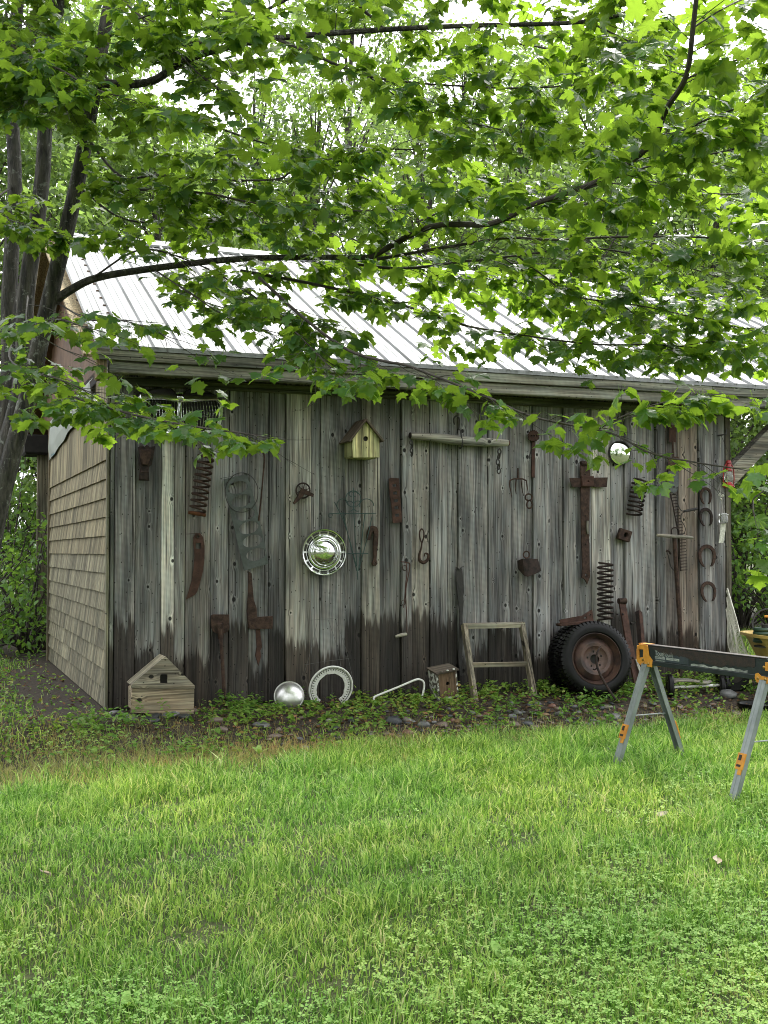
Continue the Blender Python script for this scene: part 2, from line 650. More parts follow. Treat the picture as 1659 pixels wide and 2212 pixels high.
M['rubber'] = simple('tyre_rubber', (0.0025, 0.0025, 0.003), (0.005, 0.005, 0.005), 0.38, scale=14, bump=0.2, spec=0.2)
M['wheel_rust'] = simple('rusted_wheel', (0.092, 0.050, 0.038), (0.030, 0.019, 0.017), 0.50, scale=9, bump=0.35, spec=0.4)
M['leather'] = simple('black_leather', (0.014, 0.013, 0.013), (0.025, 0.022, 0.020), 0.7, scale=20, bump=0.5)
M['red_paint'] = simple('red_paint', (0.40, 0.018, 0.022), (0.24, 0.012, 0.014), 0.4, scale=10, bump=0.05)
M['yellow_plastic'] = simple('yellow_plastic', (0.62, 0.46, 0.15), (0.50, 0.33, 0.09), 0.45, scale=5, bump=0.05)
M['orange_yellow'] = simple('orange_bracket_paint', (0.66, 0.285, 0.025), (0.50, 0.19, 0.02), 0.5, scale=16, bump=0.15)
M['horse_leg'] = simple('grey_green_leg_paint', (0.270, 0.298, 0.305), (0.190, 0.214, 0.220), 0.36, metal=0.25, scale=8, bump=0.1)
M['horse_beam'] = simple('dark_green_beam_paint', (0.010, 0.016, 0.017), (0.020, 0.029, 0.030), 0.42, scale=7, bump=0.15, spec=0.3)
M['sticker'] = simple('worn_sticker', (0.40, 0.42, 0.41), (0.16, 0.17, 0.17), 0.5, scale=24, bump=0.3)
M['sticker_blue'] = simple('blue_grey_sticker', (0.035, 0.050, 0.062), (0.022, 0.033, 0.043), 0.4, scale=20, bump=0.2)
M['latch_black'] = simple('black_latch', (0.02, 0.014, 0.008), None, 0.6, bump=0)
M['brass'] = simple('brass_bolt', (0.50, 0.30, 0.10), (0.25, 0.15, 0.05), 0.3, metal=0.9, bump=0)
M['canvas'] = simple('pale_mesh', (0.62, 0.61, 0.54), (0.40, 0.41, 0.34), 0.75, scale=60, bump=0.3)
M['hose'] = simple('green_hose', (0.03, 0.07, 0.045), None, 0.4, bump=0)
M['terracotta'] = simple('terracotta', (0.36, 0.15, 0.07), (0.25, 0.10, 0.05), 0.75, bump=0.2)
M['shingle'] = wood_mat('cedar_shingle', (0.275, 0.250, 0.190), axis='zy', wet=False, knots=False, grain=1.2)
M['yellow_board'] = wood_mat('yellow_painted_board', (0.60, 0.56, 0.31), axis='z', wet=False, knots=False, grain=0.3)
M['dark_board'] = wood_mat('dark_roof_board', (0.10, 0.085, 0.075), axis='x', wet=False, knots=False)

# ------------------------------------------------------------------ ground
def ground_material():
    m, nt, bs, out = new_mat('lawn_soil')
    N = NT(nt)
    co = N.n('ShaderNodeTexCoord').outputs['Object']
    s = N.sep(co)
    q = N.math('MULTIPLY', N.math('ADD', N.math('MULTIPLY', N.math('SUBTRACT', s[0], A.x), V.x), N.math('MULTIPLY', N.math('SUBTRACT', s[1], A.y), V.y)), -1.0)
    n1 = N.noise(co, 3.0, 5, 0.6)
    n2 = N.noise(co, 38.0, 5, 0.7)
    soil = N.mix(N.ss(n2, 0.35, 0.65), (0.018, 0.013, 0.009), (0.060, 0.042, 0.028))
    turf = N.mix(N.ss(n1, 0.35, 0.65), (0.050, 0.075, 0.016), (0.075, 0.085, 0.025))
    turf = N.mix(N.ss(n2, 0.3, 0.7), N.mix(1.0, turf, (0.5, 0.5, 0.5, 1), 'MULTIPLY'), turf)
    f = N.ss(N.math('ADD', q, N.math('MULTIPLY', N.math('SUBTRACT', n1, 0.5), 1.0)), 1.15, 1.55)
    back = N.ss(q, -8.5, -9.5)
    f = N.math('MAXIMUM', f, back)
    nt.links.new(N.mix(f, soil, turf), bs.inputs['Base Color'])
    bs.inputs['Roughness'].default_value = 0.95
    nt.links.new(N.bump(n2, 0.8, 0.02), bs.inputs['Normal'])
    return m


def axis_vals(lo, hi, step, far):
    a = list(np.arange(lo, hi + 1e-6, step))
    d, x = step, a[-1]
    while x < far:
        d *= 1.5
        x += d
        a.append(x)
    d, x = step, a[0]
    while x > -far:
        d *= 1.5
        x -= d
        a.insert(0, x)
    return np.array(a)


gx, gy = axis_vals(-5, 5, 0.12, 400), axis_vals(1.5, 14, 0.12, 400)
gv = np.array([[x, y, gz(x, y) if abs(x) < 60 and -40 < y < 60 else gz(max(-60, min(60, x)), max(-40, min(60, y)))] for y in gy for x in gx])
nx, ny = len(gx), len(gy)
idx = np.arange(nx * ny).reshape(ny, nx)
gf = np.stack([idx[:-1, :-1], idx[:-1, 1:], idx[1:, 1:], idx[1:, :-1]], axis=-1).reshape(-1, 4)
lawn = np_mesh('lawn', gv, gf, ground_material(), smooth=True)
tag(lawn, kind='structure', label='mown lawn sloping gently down from the barn', cat='lawn')

# ------------------------------------------------------------------ the barn
barn = thing('barn', 'weathered grey board barn with ribbed metal roof and shingled left side', 'barn', A, TH)
front = MB().box((WALL_L / 2, 0.045, 1.23), (WALL_L - 0.04, 0.03, 2.42)).build('front_wall', M['dark'], barn)

EDGES = [237, 247, 291, 348, 376, 400, 454, 494, 537, 580, 616, 671, 691, 745, 780, 820, 866, 888, 928, 966, 988, 1024, 1054,
         1105, 1150, 1186, 1216, 1242, 1278, 1319, 1348, 1382, 1416, 1436, 1465, 1508, 1541, 1567]
TONE = [.9, .92, .74, 2.0, 1.35, .82, 1.15, 1.12, .80, .70, 1.22, .88, .88, .80, 1.12, .66, 1.0, .95, 1.1, .86, .92, 1.0,
        1.05, 1.0, 1.06, .95, .88, .95, 1.75, 1.05, 1.05, 1.0, .80, .70, .85, 1.08, 1.0]
HUE = {3: (1.0, .99, .93), 4: (1, .99, .94), 5: (1.03, .97, .91), 10: (1.03, 1.0, .91), 17: (1.04, .99, .91), 28: (1.03, 1.0, .92),
       34: (1.15, .97, .82), 33: (1.05, .95, .88), 14: (1.03, 1.0, .90), 0: (.95, 1.0, .92)}
PROUD = {1: .012, 3: .004, 5: .014, 7: .006, 10: .016, 12: .004, 14: .010, 16: .018, 18: .008, 20: .02, 22: .006, 24: .016, 26: .02,
         28: .003, 30: .018, 32: .02, 34: .005, 35: .02, 36: .006}
rb = random.Random(3)
wall_top = 2.40
for i in range(len(EDGES) - 1):
    s0, s1 = wpx(EDGES[i], HOR)[0], wpx(EDGES[i + 1], HOR)[0]
    if i == 0: s0 = 0.0
    if i == len(EDGES) - 2: s1 = WALL_L
    w = s1 - s0
    pq = PROUD.get(i, 0.0)
    mb = MB()
    zlo = rb.uniform(-0.03, 0.02)
    nseg = 7
    vs_, fs_ = [], []
    gap = 0.0022
    for k in range(nseg + 1):
        z = zlo + (wall_top - zlo) * k / nseg
        j0, j1 = rb.uniform(-.0015, .0015), rb.uniform(-.0015, .0015)
        bow = rb.uniform(-.002, .002)
        x0, x1 = -w / 2 + gap + j0, w / 2 - gap + j1
        f = -pq + bow
        vs_ += [(x0, f + .003, z), (x0 + .004, f, z), (x1 - .004, f, z), (x1, f + .003, z), (x1, .028, z), (x0, .028, z)]
    for k in range(nseg):
        for e in range(6):
            fs_.append((k * 6 + e, k * 6 + (e + 1) % 6, (k + 1) * 6 + (e + 1) % 6, (k + 1) * 6 + e))
    fs_ += [tuple(range(5, -1, -1)), tuple(nseg * 6 + e for e in range(6))]
    mb.add(vs_, fs_)
    h = HUE.get(i, (1, 1, 1))
    t = TONE[i] * rb.uniform(.94, 1.06)
    o = mb.build('board', M['board'], front, color=tuple(t * c for c in h))
    o.location = ((s0 + s1) / 2, 0, 0)

# right end of the wall: the boards' edge and the corner post behind it
MB().box((0, 0, 1.2), (.05, .10, 2.40)).build('corner_post', M['trim_v'], barn, color=(.55, .52, .48)).location = (WALL_L + .027, .035, 0)
# return wall on the right, seen only from other places
MB().box((0, 0, 1.2), (.03, SIDE_L, 2.40)).build('right_wall', M['trim_v'], barn, color=(.8, .8, .8)).location = (WALL_L - .01, SIDE_L / 2 + .09, 0)
MB().box((0, 0, 1.2), (WALL_L, .03, 2.40)).build('rear_wall', M['trim_v'], barn, color=(.8, .8, .8)).location = (WALL_L / 2, SIDE_L + .13, 0)

# shingled side
side = MB().box((0.035, SIDE_L / 2 + .03, 1.25), (.03, SIDE_L, 2.5)).build('side_wall', M['dark'], barn)
MB().box((0, 0, 1.2), (.016, .05, 2.38)).build('corner_board', M['trim_v'], barn, color=(1.1, 1.1, .95)).location = (-.014, .022, 0.0)
MB().box((0, 0, 1.2), (.04, .07, 2.4)).build('corner_board', M['trim_v'], barn, color=(.7, .62, .5)).location = (-.012, SIDE_L + .02, 0.0)
ZC = [sidepx(239, 763.1 + y / 2.667)[1] for y in (607, 718, 830, 940, 1050, 1157, 1268, 1383, 1490, 1605, 1720, 1835, 1945)]
ZC += [ZC[-1] - .135, ZC[-1] - .27]
tops = [2.36] + ZC[:-1]
rs = random.Random(5)
for k, (zt, zb) in enumerate(zip(tops, ZC)):
    mb = MB()
    y = 0.048
    while y < SIDE_L - .01:
        w = min(rs.uniform(.07, .19), SIDE_L - y)
        if w < .03: break
        dz, dx = rs.uniform(-.0015, .0015), rs.uniform(0, .0008)
        y0, y1 = y + .0004, y + w - .0004
        b0 = zb + dz
        mb.add([(-.001, y0, zt + .02), (-.001, y1, zt + .02), (-.020 - dx, y1, b0), (-.020 - dx, y0, b0),
                (.010, y0, zt + .02), (.010, y1, zt + .02), (.006, y1, b0), (.006, y0, b0)],
               [(0, 1, 2, 3), (7, 6, 5, 4), (3, 2, 6, 7), (0, 3, 7, 4), (1, 5, 6, 2), (0, 4, 5, 1)])
        y += w
    t = 1.0 if k == 0 else (.95 - .012 * k) * rs.uniform(.95, 1.05)
    hue = (1.04, 1.0, .90) if k < 6 else (.98, .99, .96)
    mb.build('shingle_course', M['shingle'], side, color=tuple(t * c for c in hue))
# torn house wrap above the shingles
mw, nt, bs, out = new_mat('house_wrap')
N = NT(nt)
co = N.n('ShaderNodeTexCoord').outputs['Object']
sx = N.sep(co)
pr = N.math('MULTIPLY', N.ss(N.noise(N.mapping(co, (1, 22, 9)), 1.0, 2), .56, .60), N.ss(sx[2], 2.08, 2.05))
nt.links.new(N.mix(pr, N.mix(N.noise(co, 3.0, 3), (.20, .235, .205), (.31, .33, .295)), (.04, .13, .17)), bs.inputs['Base Color'])
bs.inputs['Roughness'].default_value = .6
ol = []
jag = random.Random(9)
for i in range(13):
    y = .75 + (SIDE_L - .8) * i / 12
    zz = 2.26 - .24 * (i / 12) + jag.uniform(-.02, .02)
    ol.append((y, zz))
mb = MB()
n = len(ol)
vs_ = []
for i, (y, zz) in enumerate(ol):
    vs_ += [(-.026 - jag.uniform(0, .012), y, zz), (-.030 - jag.uniform(0, .03), y, zz + .12), (-.024, y, 2.42)]
mb.add(vs_, [(i * 3 + e, i * 3 + 3 + e, i * 3 + 4 + e, i * 3 + 1 + e) for i in range(n - 1) for e in (0, 1)])
mb.build('house_wrap', mw, side)

# roof
OH, OHL, OHR = .35, .15, 1.9          # eave, left rake and right overhang
RIDGE_W, RIDGE_Z, EAVE_Z = 2.75, 4.01, 2.485
slope = (RIDGE_Z - EAVE_Z) / (RIDGE_W + OH)
SA = math.atan(slope)


def roofz(w): return EAVE_Z + slope * (w + OH)


deck = MB()
x0, x1 = -OHL + .01, WALL_L + OHR
for (wa, za, wb, zb) in ((-OH + .02, roofz(-OH + .02), RIDGE_W, RIDGE_Z), (RIDGE_W, RIDGE_Z, 2 * RIDGE_W + OH, EAVE_Z)):
    deck.add([(x0, wa, za - .012), (x1, wa, za - .012), (x1, wb, zb - .012), (x0, wb, zb - .012),
              (x0, wa, za - .035), (x1, wa, za - .035), (x1, wb, zb - .035), (x0, wb, zb - .035)],
             [(0, 1, 2, 3), (7, 6, 5, 4), (0, 4, 5, 1), (1, 5, 6, 2), (2, 6, 7, 3), (3, 7, 4, 0)])
roof = deck.build('roof', M['fresh'], barn)

mr, nt, bs, out = new_mat('ribbed_metal_roofing')
N = NT(nt)
co = N.n('ShaderNodeTexCoord').outputs['Object']
n1 = N.noise(N.mapping(co, (9, 1.2, 1.2)), 1.0, 5, .65)
n2 = N.noise(co, 30.0, 4, .7)
c = N.mix(N.ss(n1, .40, .72), (.245, .25, .258), (.15, .155, .152))
c = N.mix(N.math('MULTIPLY', N.ss(n2, .60, .75), .5), c, (.11, .11, .095))
vs1 = N.n('ShaderNodeTexVoronoi'); N.put(vs1.inputs['Vector'], co); vs1.inputs['Scale'].default_value = 9.0
fl = N.math('MULTIPLY', N.ss(N.math('ADD', vs1.outputs['Distance'], N.math('MULTIPLY', n2, .12)), .20, .16), N.ss(N.sep(vs1.outputs['Color'])[0], .70, .72))
c = N.mix(N.math('MULTIPLY', fl, .85), c, (.03, .028, .022))          # bits of fallen leaf and bark
n3 = N.noise(N.mapping(co, (26, .8, .8)), 1.0, 4, .7)
c = N.mix(N.math('MULTIPLY', N.ss(n3, .52, .72), .55), c, (.10, .105, .10))
nt.links.new(c, bs.inputs['Base Color'])
bs.inputs['Metallic'].default_value = .15
nt.links.new(N.ss(n1, .3, .7, .30, .50), bs.inputs['Roughness'])
M['roofing'] = mr
RIB = .19


def rib_profile(width):
    """cross-section of a sheet: major ribs with two small swages between"""
    pts = []
    nrib = int(round(width / RIB))
    for k in range(nrib):
        b = k * RIB
        pts += [(b, 0), (b + .008, .019), (b + .026, .019), (b + .034, 0), (b + .078, 0), (b + .083, .004), (b + .093, .004), (b + .098, 0),
                (b + .128, 0), (b + .133, .004), (b + .143, .004), (b + .148, 0)]
    pts += [(nrib * RIB, 0), (nrib * RIB + .008, .019), (nrib * RIB + .026, .019), (nrib * RIB + .032, .001)]
    return pts


SW = RIB * 5
nsheet = int(math.ceil((x1 - x0) / SW))
cs, sn = math.cos(SA), math.sin(SA)
for front_side in (True, False):
    for k in range(nsheet):
        prof = rib_profile(SW)
        vs_, fs_ = [], []
        xa = x0 - .01 + k * SW
        lift = .0015 * (k % 2)
        ends = ((-OH - .03, 0), (RIDGE_W - .01, 1)) if front_side else ((2 * RIDGE_W + OH + .03, 0), (RIDGE_W + .01, 1))
        for w, _ in ends:
            zz = roofz(w) if front_side else roofz(2 * RIDGE_W - w)
            for px_, ph in prof:
                hh = ph + lift
                vs_.append((xa + px_, w - (sn * hh if front_side else -sn * hh), zz + cs * hh - .006))
        np_ = len(prof)
        for i in range(np_ - 1):
            fs_.append((i, i + 1, np_ + i + 1, np_ + i) if front_side else (i + 1, i, np_ + i, np_ + i + 1))
        MB().add(vs_, fs_).build('roof_sheet', M['roofing'], roof)
rc = MB()
rc.add([(x0 - .02, RIDGE_W - .16, roofz(RIDGE_W - .16) + .022), (x0 - .02, RIDGE_W, RIDGE_Z + .028), (x0 - .02, RIDGE_W + .16, roofz(RIDGE_W - .16) + .022),
        (x1, RIDGE_W - .16, roofz(RIDGE_W - .16) + .022), (x1, RIDGE_W, RIDGE_Z + .028), (x1, RIDGE_W + .16, roofz(RIDGE_W - .16) + .022),
        (x0 - .02, RIDGE_W - .16, roofz(RIDGE_W - .16) + .002), (x1, RIDGE_W - .16, roofz(RIDGE_W - .16) + .002)],
       [(0, 3, 4, 1), (1, 4, 5, 2), (6, 7, 3, 0)])
rc.build('ridge_cap', M['roofing'], roof)
# rake trim, left
rk = MB()
for w0, w1 in ((-OH, RIDGE_W), (2 * RIDGE_W + OH, RIDGE_W)):
    za = roofz(w0 if w0 < 1 else 2 * RIDGE_W - w0)
    rk.bar((-OHL - .012, w0, za - .08), (-OHL - .012, w1, RIDGE_Z - .08), .022, .14, (1, 0, 0))
rk.build('rake_board', M['trim_v'], roof, color=(1.5, 1.25, .95))
# eave: drip edge, two fascia boards, the lower beam
drip = MB().box(((x0 + x1) / 2, -OH - .028, EAVE_Z - .018), (x1 - x0 + .02, .004, .032))
drip.build('drip_edge', M['roofing'], roof)
jx = wpx(1535, 820, OH)[0]
for a_, b_ in ((-OHL, jx - .002), (jx + .002, x1)):
    o = MB().box((0, 0, 0), (b_ - a_, .024, .068)).build('fascia_board', M['beam'], roof, color=(.95, .95, .85))
    o.location = ((a_ + b_) / 2, -OH - .010, EAVE_Z - .070)
o = MB().box((0, 0, 0), (x1 + OHL - .09, .07, .082)).build('eave_beam', M['beam'], roof, color=(.95, .95, .88))
o.location = ((x1 - OHL + .09) / 2, -OH + .036, EAVE_Z - .146)
o = MB().box((0, 0, 0), (.065, .10, .20)).build('rafter_end', M['trim_v'], roof, color=(1.35, 1.05, .75))
o.location = (-OHL + .038, -OH + .05, EAVE_Z - .135)
# frieze board and the blocks between the rafters
o = MB().box((0, 0, 0), (WALL_L - .05, .022, .062)).build('frieze_board', M['beam'], front, color=(.7, .72, .6))
o.location = (WALL_L / 2, -.034, 2.292)
x = .12
while x < x1 - .1:
    o = MB().bar((0, -OH + .08, roofz(-OH + .08) - .085), (0, RIDGE_W, RIDGE_Z - .085), .04, .09, (1, 0, 0)).build('rafter', M['trim_v'], roof, color=(.8, .72, .6))
    o.location = (x, 0, 0)
    x += .40
x = .10
k = 0
while x < WALL_L - .15:
    if k % 7 not in (3,):
        o = MB().box((0, 0, 0), (.055, .02, .045)).build('rafter_block', M['trim_v'], front, color=(1.0, 1.0, .85))
        o.location = (x, -.018, 2.348)
    x += .115
    k += 1
# gable boarding over the shingled side
gb = MB()
y = .0
while y < 2 * RIDGE_W - .05:
    w = .19
    ym = y + w / 2
    top = (roofz(ym) if ym < RIDGE_W else roofz(2 * RIDGE_W - ym)) - .04
    if top > 2.44:
        gb.box((.03, ym, (2.44 + top) / 2), (.02, w - .004, top - 2.44))
    y += w
gb.build('gable_boarding', M['fresh'], barn)
# dark closed rear end of the rake, and the open bay's posts
MB().box((.0, 0, 0), (.30, .5, .22)).build('rear_eave_box', M['dark'], barn).location = (-.02, 2 * RIDGE_W + .05, 2.30)
for xx, ww in ((WALL_L + OHR - .15, .0), (WALL_L + OHR - .15, 2 * RIDGE_W), (.05, 2 * RIDGE_W)):
    MB().box((0, 0, 1.2), (.13, .13, 2.4)).build('post', M['trim_v'], barn, color=(.8, .75, .65)).location = (xx, ww + .02, 0)
# diagonal brace from the wall's right corner up to the eave beam
b0 = Vector((*wpx(1563, 1042, .02), 0)); b1 = Vector((*wpx(1700, 893, .02), 0))
br = MB()
p0 = Vector((0, 0, 0)); p1 = Vector((b1.x - b0.x, -.05, b1.y - b0.y))
br.bar(p0, p1, .13, .10, (0, 1, 0))
o = br.build('brace', M['beam'], barn, color=(1.5, 1.42, 1.32))
o.location = (b0.x, -.02, b0.y)

# ------------------------------------------------------------------ the woods' ground cover is the lawn; stones along the wall
STONE_C = [((.16, .16, .16), (.08, .08, .085)), ((.20, .145, .12), (.11, .08, .07)), ((.040, .043, .050), (.022, .024, .028)),
           ((.22, .20, .175), (.13, .12, .105)), ((.22, .10, .075), (.12, .06, .045)), ((.26, .16, .085), (.17, .10, .055)), ((.34, .32, .29), (.20, .19, .18))]
smats = [simple('stone_%s' % n_, a_, b_, .38, scale=22, bump=.35, spec=.5) for n_, (a_, b_) in zip(('grey', 'brown', 'slate', 'pale', 'rust', 'ochre', 'white'), STONE_C)]
smesh = []
for k in range(12):
    mb = MB().blob((0, 0, 0), (1, 1, 1), seed=40 + k, n=8, rings=5, jag=.17)
    me = mb.mesh('stone')
    smooth_by_angle(me, R(50))
    smesh.append(me)
bed = thing('stone_border', 'band of mixed fieldstones lying along the foot of the barn wall', 'stones', WP(2.2, 0, .9), 0)
bed['kind'] = 'structure'
bed_w = Matrix.Translation(WP(2.2, 0, .9))
bed_i = bed_w.inverted()
rstone = random.Random(21)
cache = {}


def add_stone(p, size, mi, rz=None, flat=.50):
    key = (rstone.randrange(12), mi)
    if key not in cache:
        me = smesh[key[0]].copy()
        me.materials.clear()
        me.materials.append(smats[mi])
        cache[key] = me
    o = bpy.data.objects.new('stone', cache[key])
    col.objects.link(o)
    o.parent = bed
    size *= .86
    sx_ = size * rstone.uniform(.8, 1.25)
    sy_ = size * rstone.uniform(.7, 1.1)
    sz_ = size * flat * rstone.uniform(.75, 1.2)
    o.matrix_local = bed_i @ (Matrix.Translation(Vector(p) + Vector((0, 0, sz_ * .35))) @ Matrix.Rotation(rz if rz is not None else rstone.uniform(0, 6.28), 4, 'Z')
                              @ Matrix.Rotation(rstone.uniform(-.25, .25), 4, 'X') @ Matrix.Diagonal((sx_, sy_, sz_, 1)))
    return o


placed = []
tries = 0
while len(placed) < 255 and tries < 9000:
    tries += 1
    s_ = rstone.triangular(-.2, 5.6, 3.0)
    edge = 1.32 + .10 * math.sin(s_ * 1.7) + (.1 if s_ > 3 else 0)
    q_ = rstone.triangular(.38, edge, 1.0)
    if s_ < 1.2 and rstone.random() < .55:
        continue
    if s_ < .6: q_ = rstone.uniform(.1, .6)
    sz = rstone.choice([.020, .024, .028, .032, .038]) if rstone.random() < .88 else rstone.uniform(.04, .06)
    P = WP(s_, 0, q_)
    if any((P.x - a_.x) ** 2 + (P.y - a_.y) ** 2 < (.82 * (sz + b_)) ** 2 for a_, b_ in placed):
        continue
    placed.append((P, sz))
    add_stone((P.x, P.y, gz(P.x, P.y)), sz, rstone.choices(range(7), (9, 9, 9, 2, 3, .6, .4))[0])
for (x, y, sz, mi) in ((1572, 1505, .085, 0), (850, 1562, .075, 2), (915, 1570, .055, 0), (880, 1558, .04, 3), (712, 1558, .04, 6), (565, 1570, .06, 0),
                       (468, 1560, .06, 1), (250, 1545, .055, 0), (285, 1555, .05, 0), (365, 1548, .075, 0), (330, 1552, .06, 2), (400, 1552, .06, 2),
                       (1313, 1530, .05, 3), (1500, 1545, .06, 1), (1545, 1560, .05, 5), (845, 1590, .035, 5), (757, 1580, .035, 4), (990, 1560, .04, 5)):
    p = gpx(x, y)
    add_stone(p, sz, mi)

# ------------------------------------------------------------------ things hung on or leaning against the long wall
def r5(x, y): return (265.4 + x / 6.25, 829.5 + y / 6.25)
def r6(x, y): return (1327.0 + x / 3.174, 829.5 + y / 3.174)


class Item:
    def __init__(self, name, label, cat, px, q=0.0, group=None, conv=None):
        self.conv = conv or (lambda a, b: (a, b))
        x, y = self.conv(*px)
        self.s0, self.z0 = wpx(x, y, q)
        self.root = thing(name, label, cat, WP(self.s0, self.z0, .019), TH, group)   # clear of the proud boards

    def P(self, x, y, q=0.0):
        s, z = wpx(*self.conv(x, y), q)
        return Vector((s - self.s0, -q, z - self.z0))

    def xz(self, pts, q=0.0):
        out = []
        for x, y in pts:
            p = self.P(x, y, q)
            out.append((p.x, p.z))
        return out

    def tube(self, part, pts, r, mat, n=6, curve=True, closed=False, parent=None):
        pp = [self.P(*p) for p in pts]
        if curve and len(pp) > 2:
            pp = catmull(pp + ([pp[0]] if closed else []), 5)
            if closed: pp = pp[:-1]
        if isinstance(r, (list, tuple)):
            k = np.linspace(0, len(r) - 1, len(pp))
            r = list(np.interp(k, range(len(r)), r))
        return MB().tube(pp, r, n, closed).build(part, mat, parent or self.root, smooth=True)

    def plate(self, part, outline, q0, q1, mat, holes=(), bevel=.0015, parent=None, color=None):
        me = curve_plate(self.xz(outline, q1), [self.xz(h, q1) for h in holes], q0, q1, bevel)
        return link(part, me, mat, parent or self.root, color)

    def ring(self, part, x, y, r, q, tr, mat, n=18, sx=1.0, tilt=0.0, parent=None):
        c = self.P(x, y, q)
        pts = [c + Vector((r * sx * math.cos(a), -math.sin(a) * r * tilt, r * math.sin(a))) for a in np.linspace(0, 2 * math.pi, n, endpoint=False)]
        return MB().tube(pts, tr, 6, True).build(part, mat, parent or self.root, smooth=True)

    def nail(self, x, y, q=.02):
        p = self.P(x, y, 0)
        return MB().tube([p, p + Vector((0, -q - .015, .003))], .0025, 5).build('nail', M['iron'], self.root)

    def spring(self, top, bot, rad, turns, wire, mat):
        a, b = self.P(*top, rad + .02), self.P(*bot, rad + .02)
        ax = (b - a)
        L = ax.length
        ax.normalize()
        e1 = Vector((0, 1, 0)).cross(ax).normalized()
        pts = []
        n = turns * 14
        for i in range(n + 1):
            t = i / n
            an = 2 * math.pi * turns * t
            pts.append(a + ax * L * t + e1 * rad * math.cos(an) + Vector((0, -1, 0)) * rad * math.sin(an))
        o = MB().tube(pts, wire, 6).build('coil', mat, self.root, smooth=True)
        return o, a, b, ax, e1


# chrome grille ------------------------------------------------------
g = Item('car_grille', 'chrome car grille with vertical bars mounted high on the left of the wall', 'car grille', (760, 660), 0, conv=r5)
outer = [(190, 230), (230, 140), (330, 95), (480, 72), (640, 70), (700, 120), (830, 120), (890, 66), (1010, 82), (1150, 115), (1270, 170), (1345, 265),
         (1338, 480), (1290, 600), (1090, 690), (900, 708), (760, 690), (440, 640), (205, 590), (185, 450)]
openL = [(260, 250), (330, 205), (520, 205), (735, 235), (735, 628), (560, 612), (400, 590), (262, 545)]
openR = [(785, 240), (1000, 232), (1270, 215), (1305, 280), (1290, 470), (1240, 590), (1070, 640), (900, 655), (785, 640)]
g.plate('frame', outer, .020, .045, M['chrome'], [openL, openR], .006)
g.plate('backing', [(200, 200), (700, 190), (1320, 210), (1300, 560), (900, 680), (220, 560)], .0205, .024, M['dark'], bevel=0)
# polished visor panels, slightly domed
for (pts) in ([(235, 145), (335, 98), (480, 76), (640, 74), (700, 125), (740, 225), (520, 198), (330, 198), (255, 240)],
              [(895, 72), (1010, 86), (1150, 120), (1268, 175), (1335, 262), (1270, 208), (1000, 226), (800, 232), (835, 125)]):
    o = g.plate('visor_panel', pts, .040, .062, M['chrome'], bevel=.010)
    ctr = g.P(sum(p[0] for p in pts) / len(pts), sum(p[1] for p in pts) / len(pts), .05)
    o.matrix_local = Matrix.Translation(ctr) @ Matrix.Rotation(R(-9), 4, 'X') @ Matrix.Translation(-ctr)
m = MB()
cpt = g.P(765, 185, .05)
m.lathe([(.0005, .030), (.010, .029), (.020, .022), (.026, .012), (.030, 0)], 16, Matrix.Translation(cpt) @ Matrix.Rotation(R(90), 4, 'X'))
m.build('emblem_boss', M['chrome'], g.root, smooth=True)
for k in range(26):
    x = 290 + k * 40
    if 735 < x < 790: continue
    lean = (x - 765) * .07
    yt = 205 + abs(x - 765) * .02
    yb = 640 - abs(x - 765) * .10
    g.tube('grille_bar', [(x - lean, yt, .036), (x, (yt + yb) / 2, .056), (x - lean, yb, .036)], .0022, M['chrome'], 5)
g.tube('centre_bar', [(760, 235, .05), (765, 640, .062)], .006, M['chrome'], 6)
g.tube('lower_lip', [(200, 585, .045), (440, 640, .055), (760, 685, .06), (1090, 688, .05)], .010, M['chrome'], 8)

# cast claw bracket -----------------------------------------------
g = Item('iron_bracket', 'rusty cast iron claw bracket left of the tall coil spring', 'bracket', (665, 725), conv=r1)
g.plate('casting', [(625, 545), (640, 538), (655, 548), (668, 536), (685, 548), (708, 542), (704, 565), (698, 600), (690, 640), (676, 650), (672, 680), (675, 728),
                    (630, 726), (634, 690), (640, 655), (630, 640), (628, 600), (632, 575)], .001, .040, M['rust_dark'], bevel=.008)
g.plate('socket', [(636, 560), (690, 560), (685, 600), (672, 640), (644, 640), (635, 600)], .038, .055, M['rust'], bevel=.006)
g.tube('collar', [(630, 686, .028), (675, 686, .028)], .014, M['rust_dark'], 8)

# springs -----------------------------------------------------------
SPR = 'coil springs on the wall'
g = Item('coil_spring', 'long rusty coil spring hanging below the chrome grille', 'coil spring', (955, 940), conv=r1, group=SPR)
o, a_, b_, ax_, e_ = g.spring((1012, 560), (955, 925), .056, 10, .0085, M['rust'])
MB().tube([b_ - e_ * .062, b_ + e_ * .062], .013, 8).build('end_coil', M['rust_orange'], g.root, smooth=True)
g.nail(1015, 545, .05)
g = Item('coil_spring', 'rusty coil spring hanging upright just above the leaning tyre', 'coil spring', (675, 1425), conv=r3, group=SPR)
g.spring((675, 1072), (675, 1422), .060, 11, .0085, M['rust_dark'])
g.nail(675, 1062, .05)
g = Item('coil_spring', 'dark rusty coil spring tilted on the wall below the round mirror', 'coil spring', (845, 795), conv=r3, group=SPR)
g.spring((884, 578), (846, 788), .060, 8, .0085, M['rust_dark'])
g.nail(886, 566, .05)

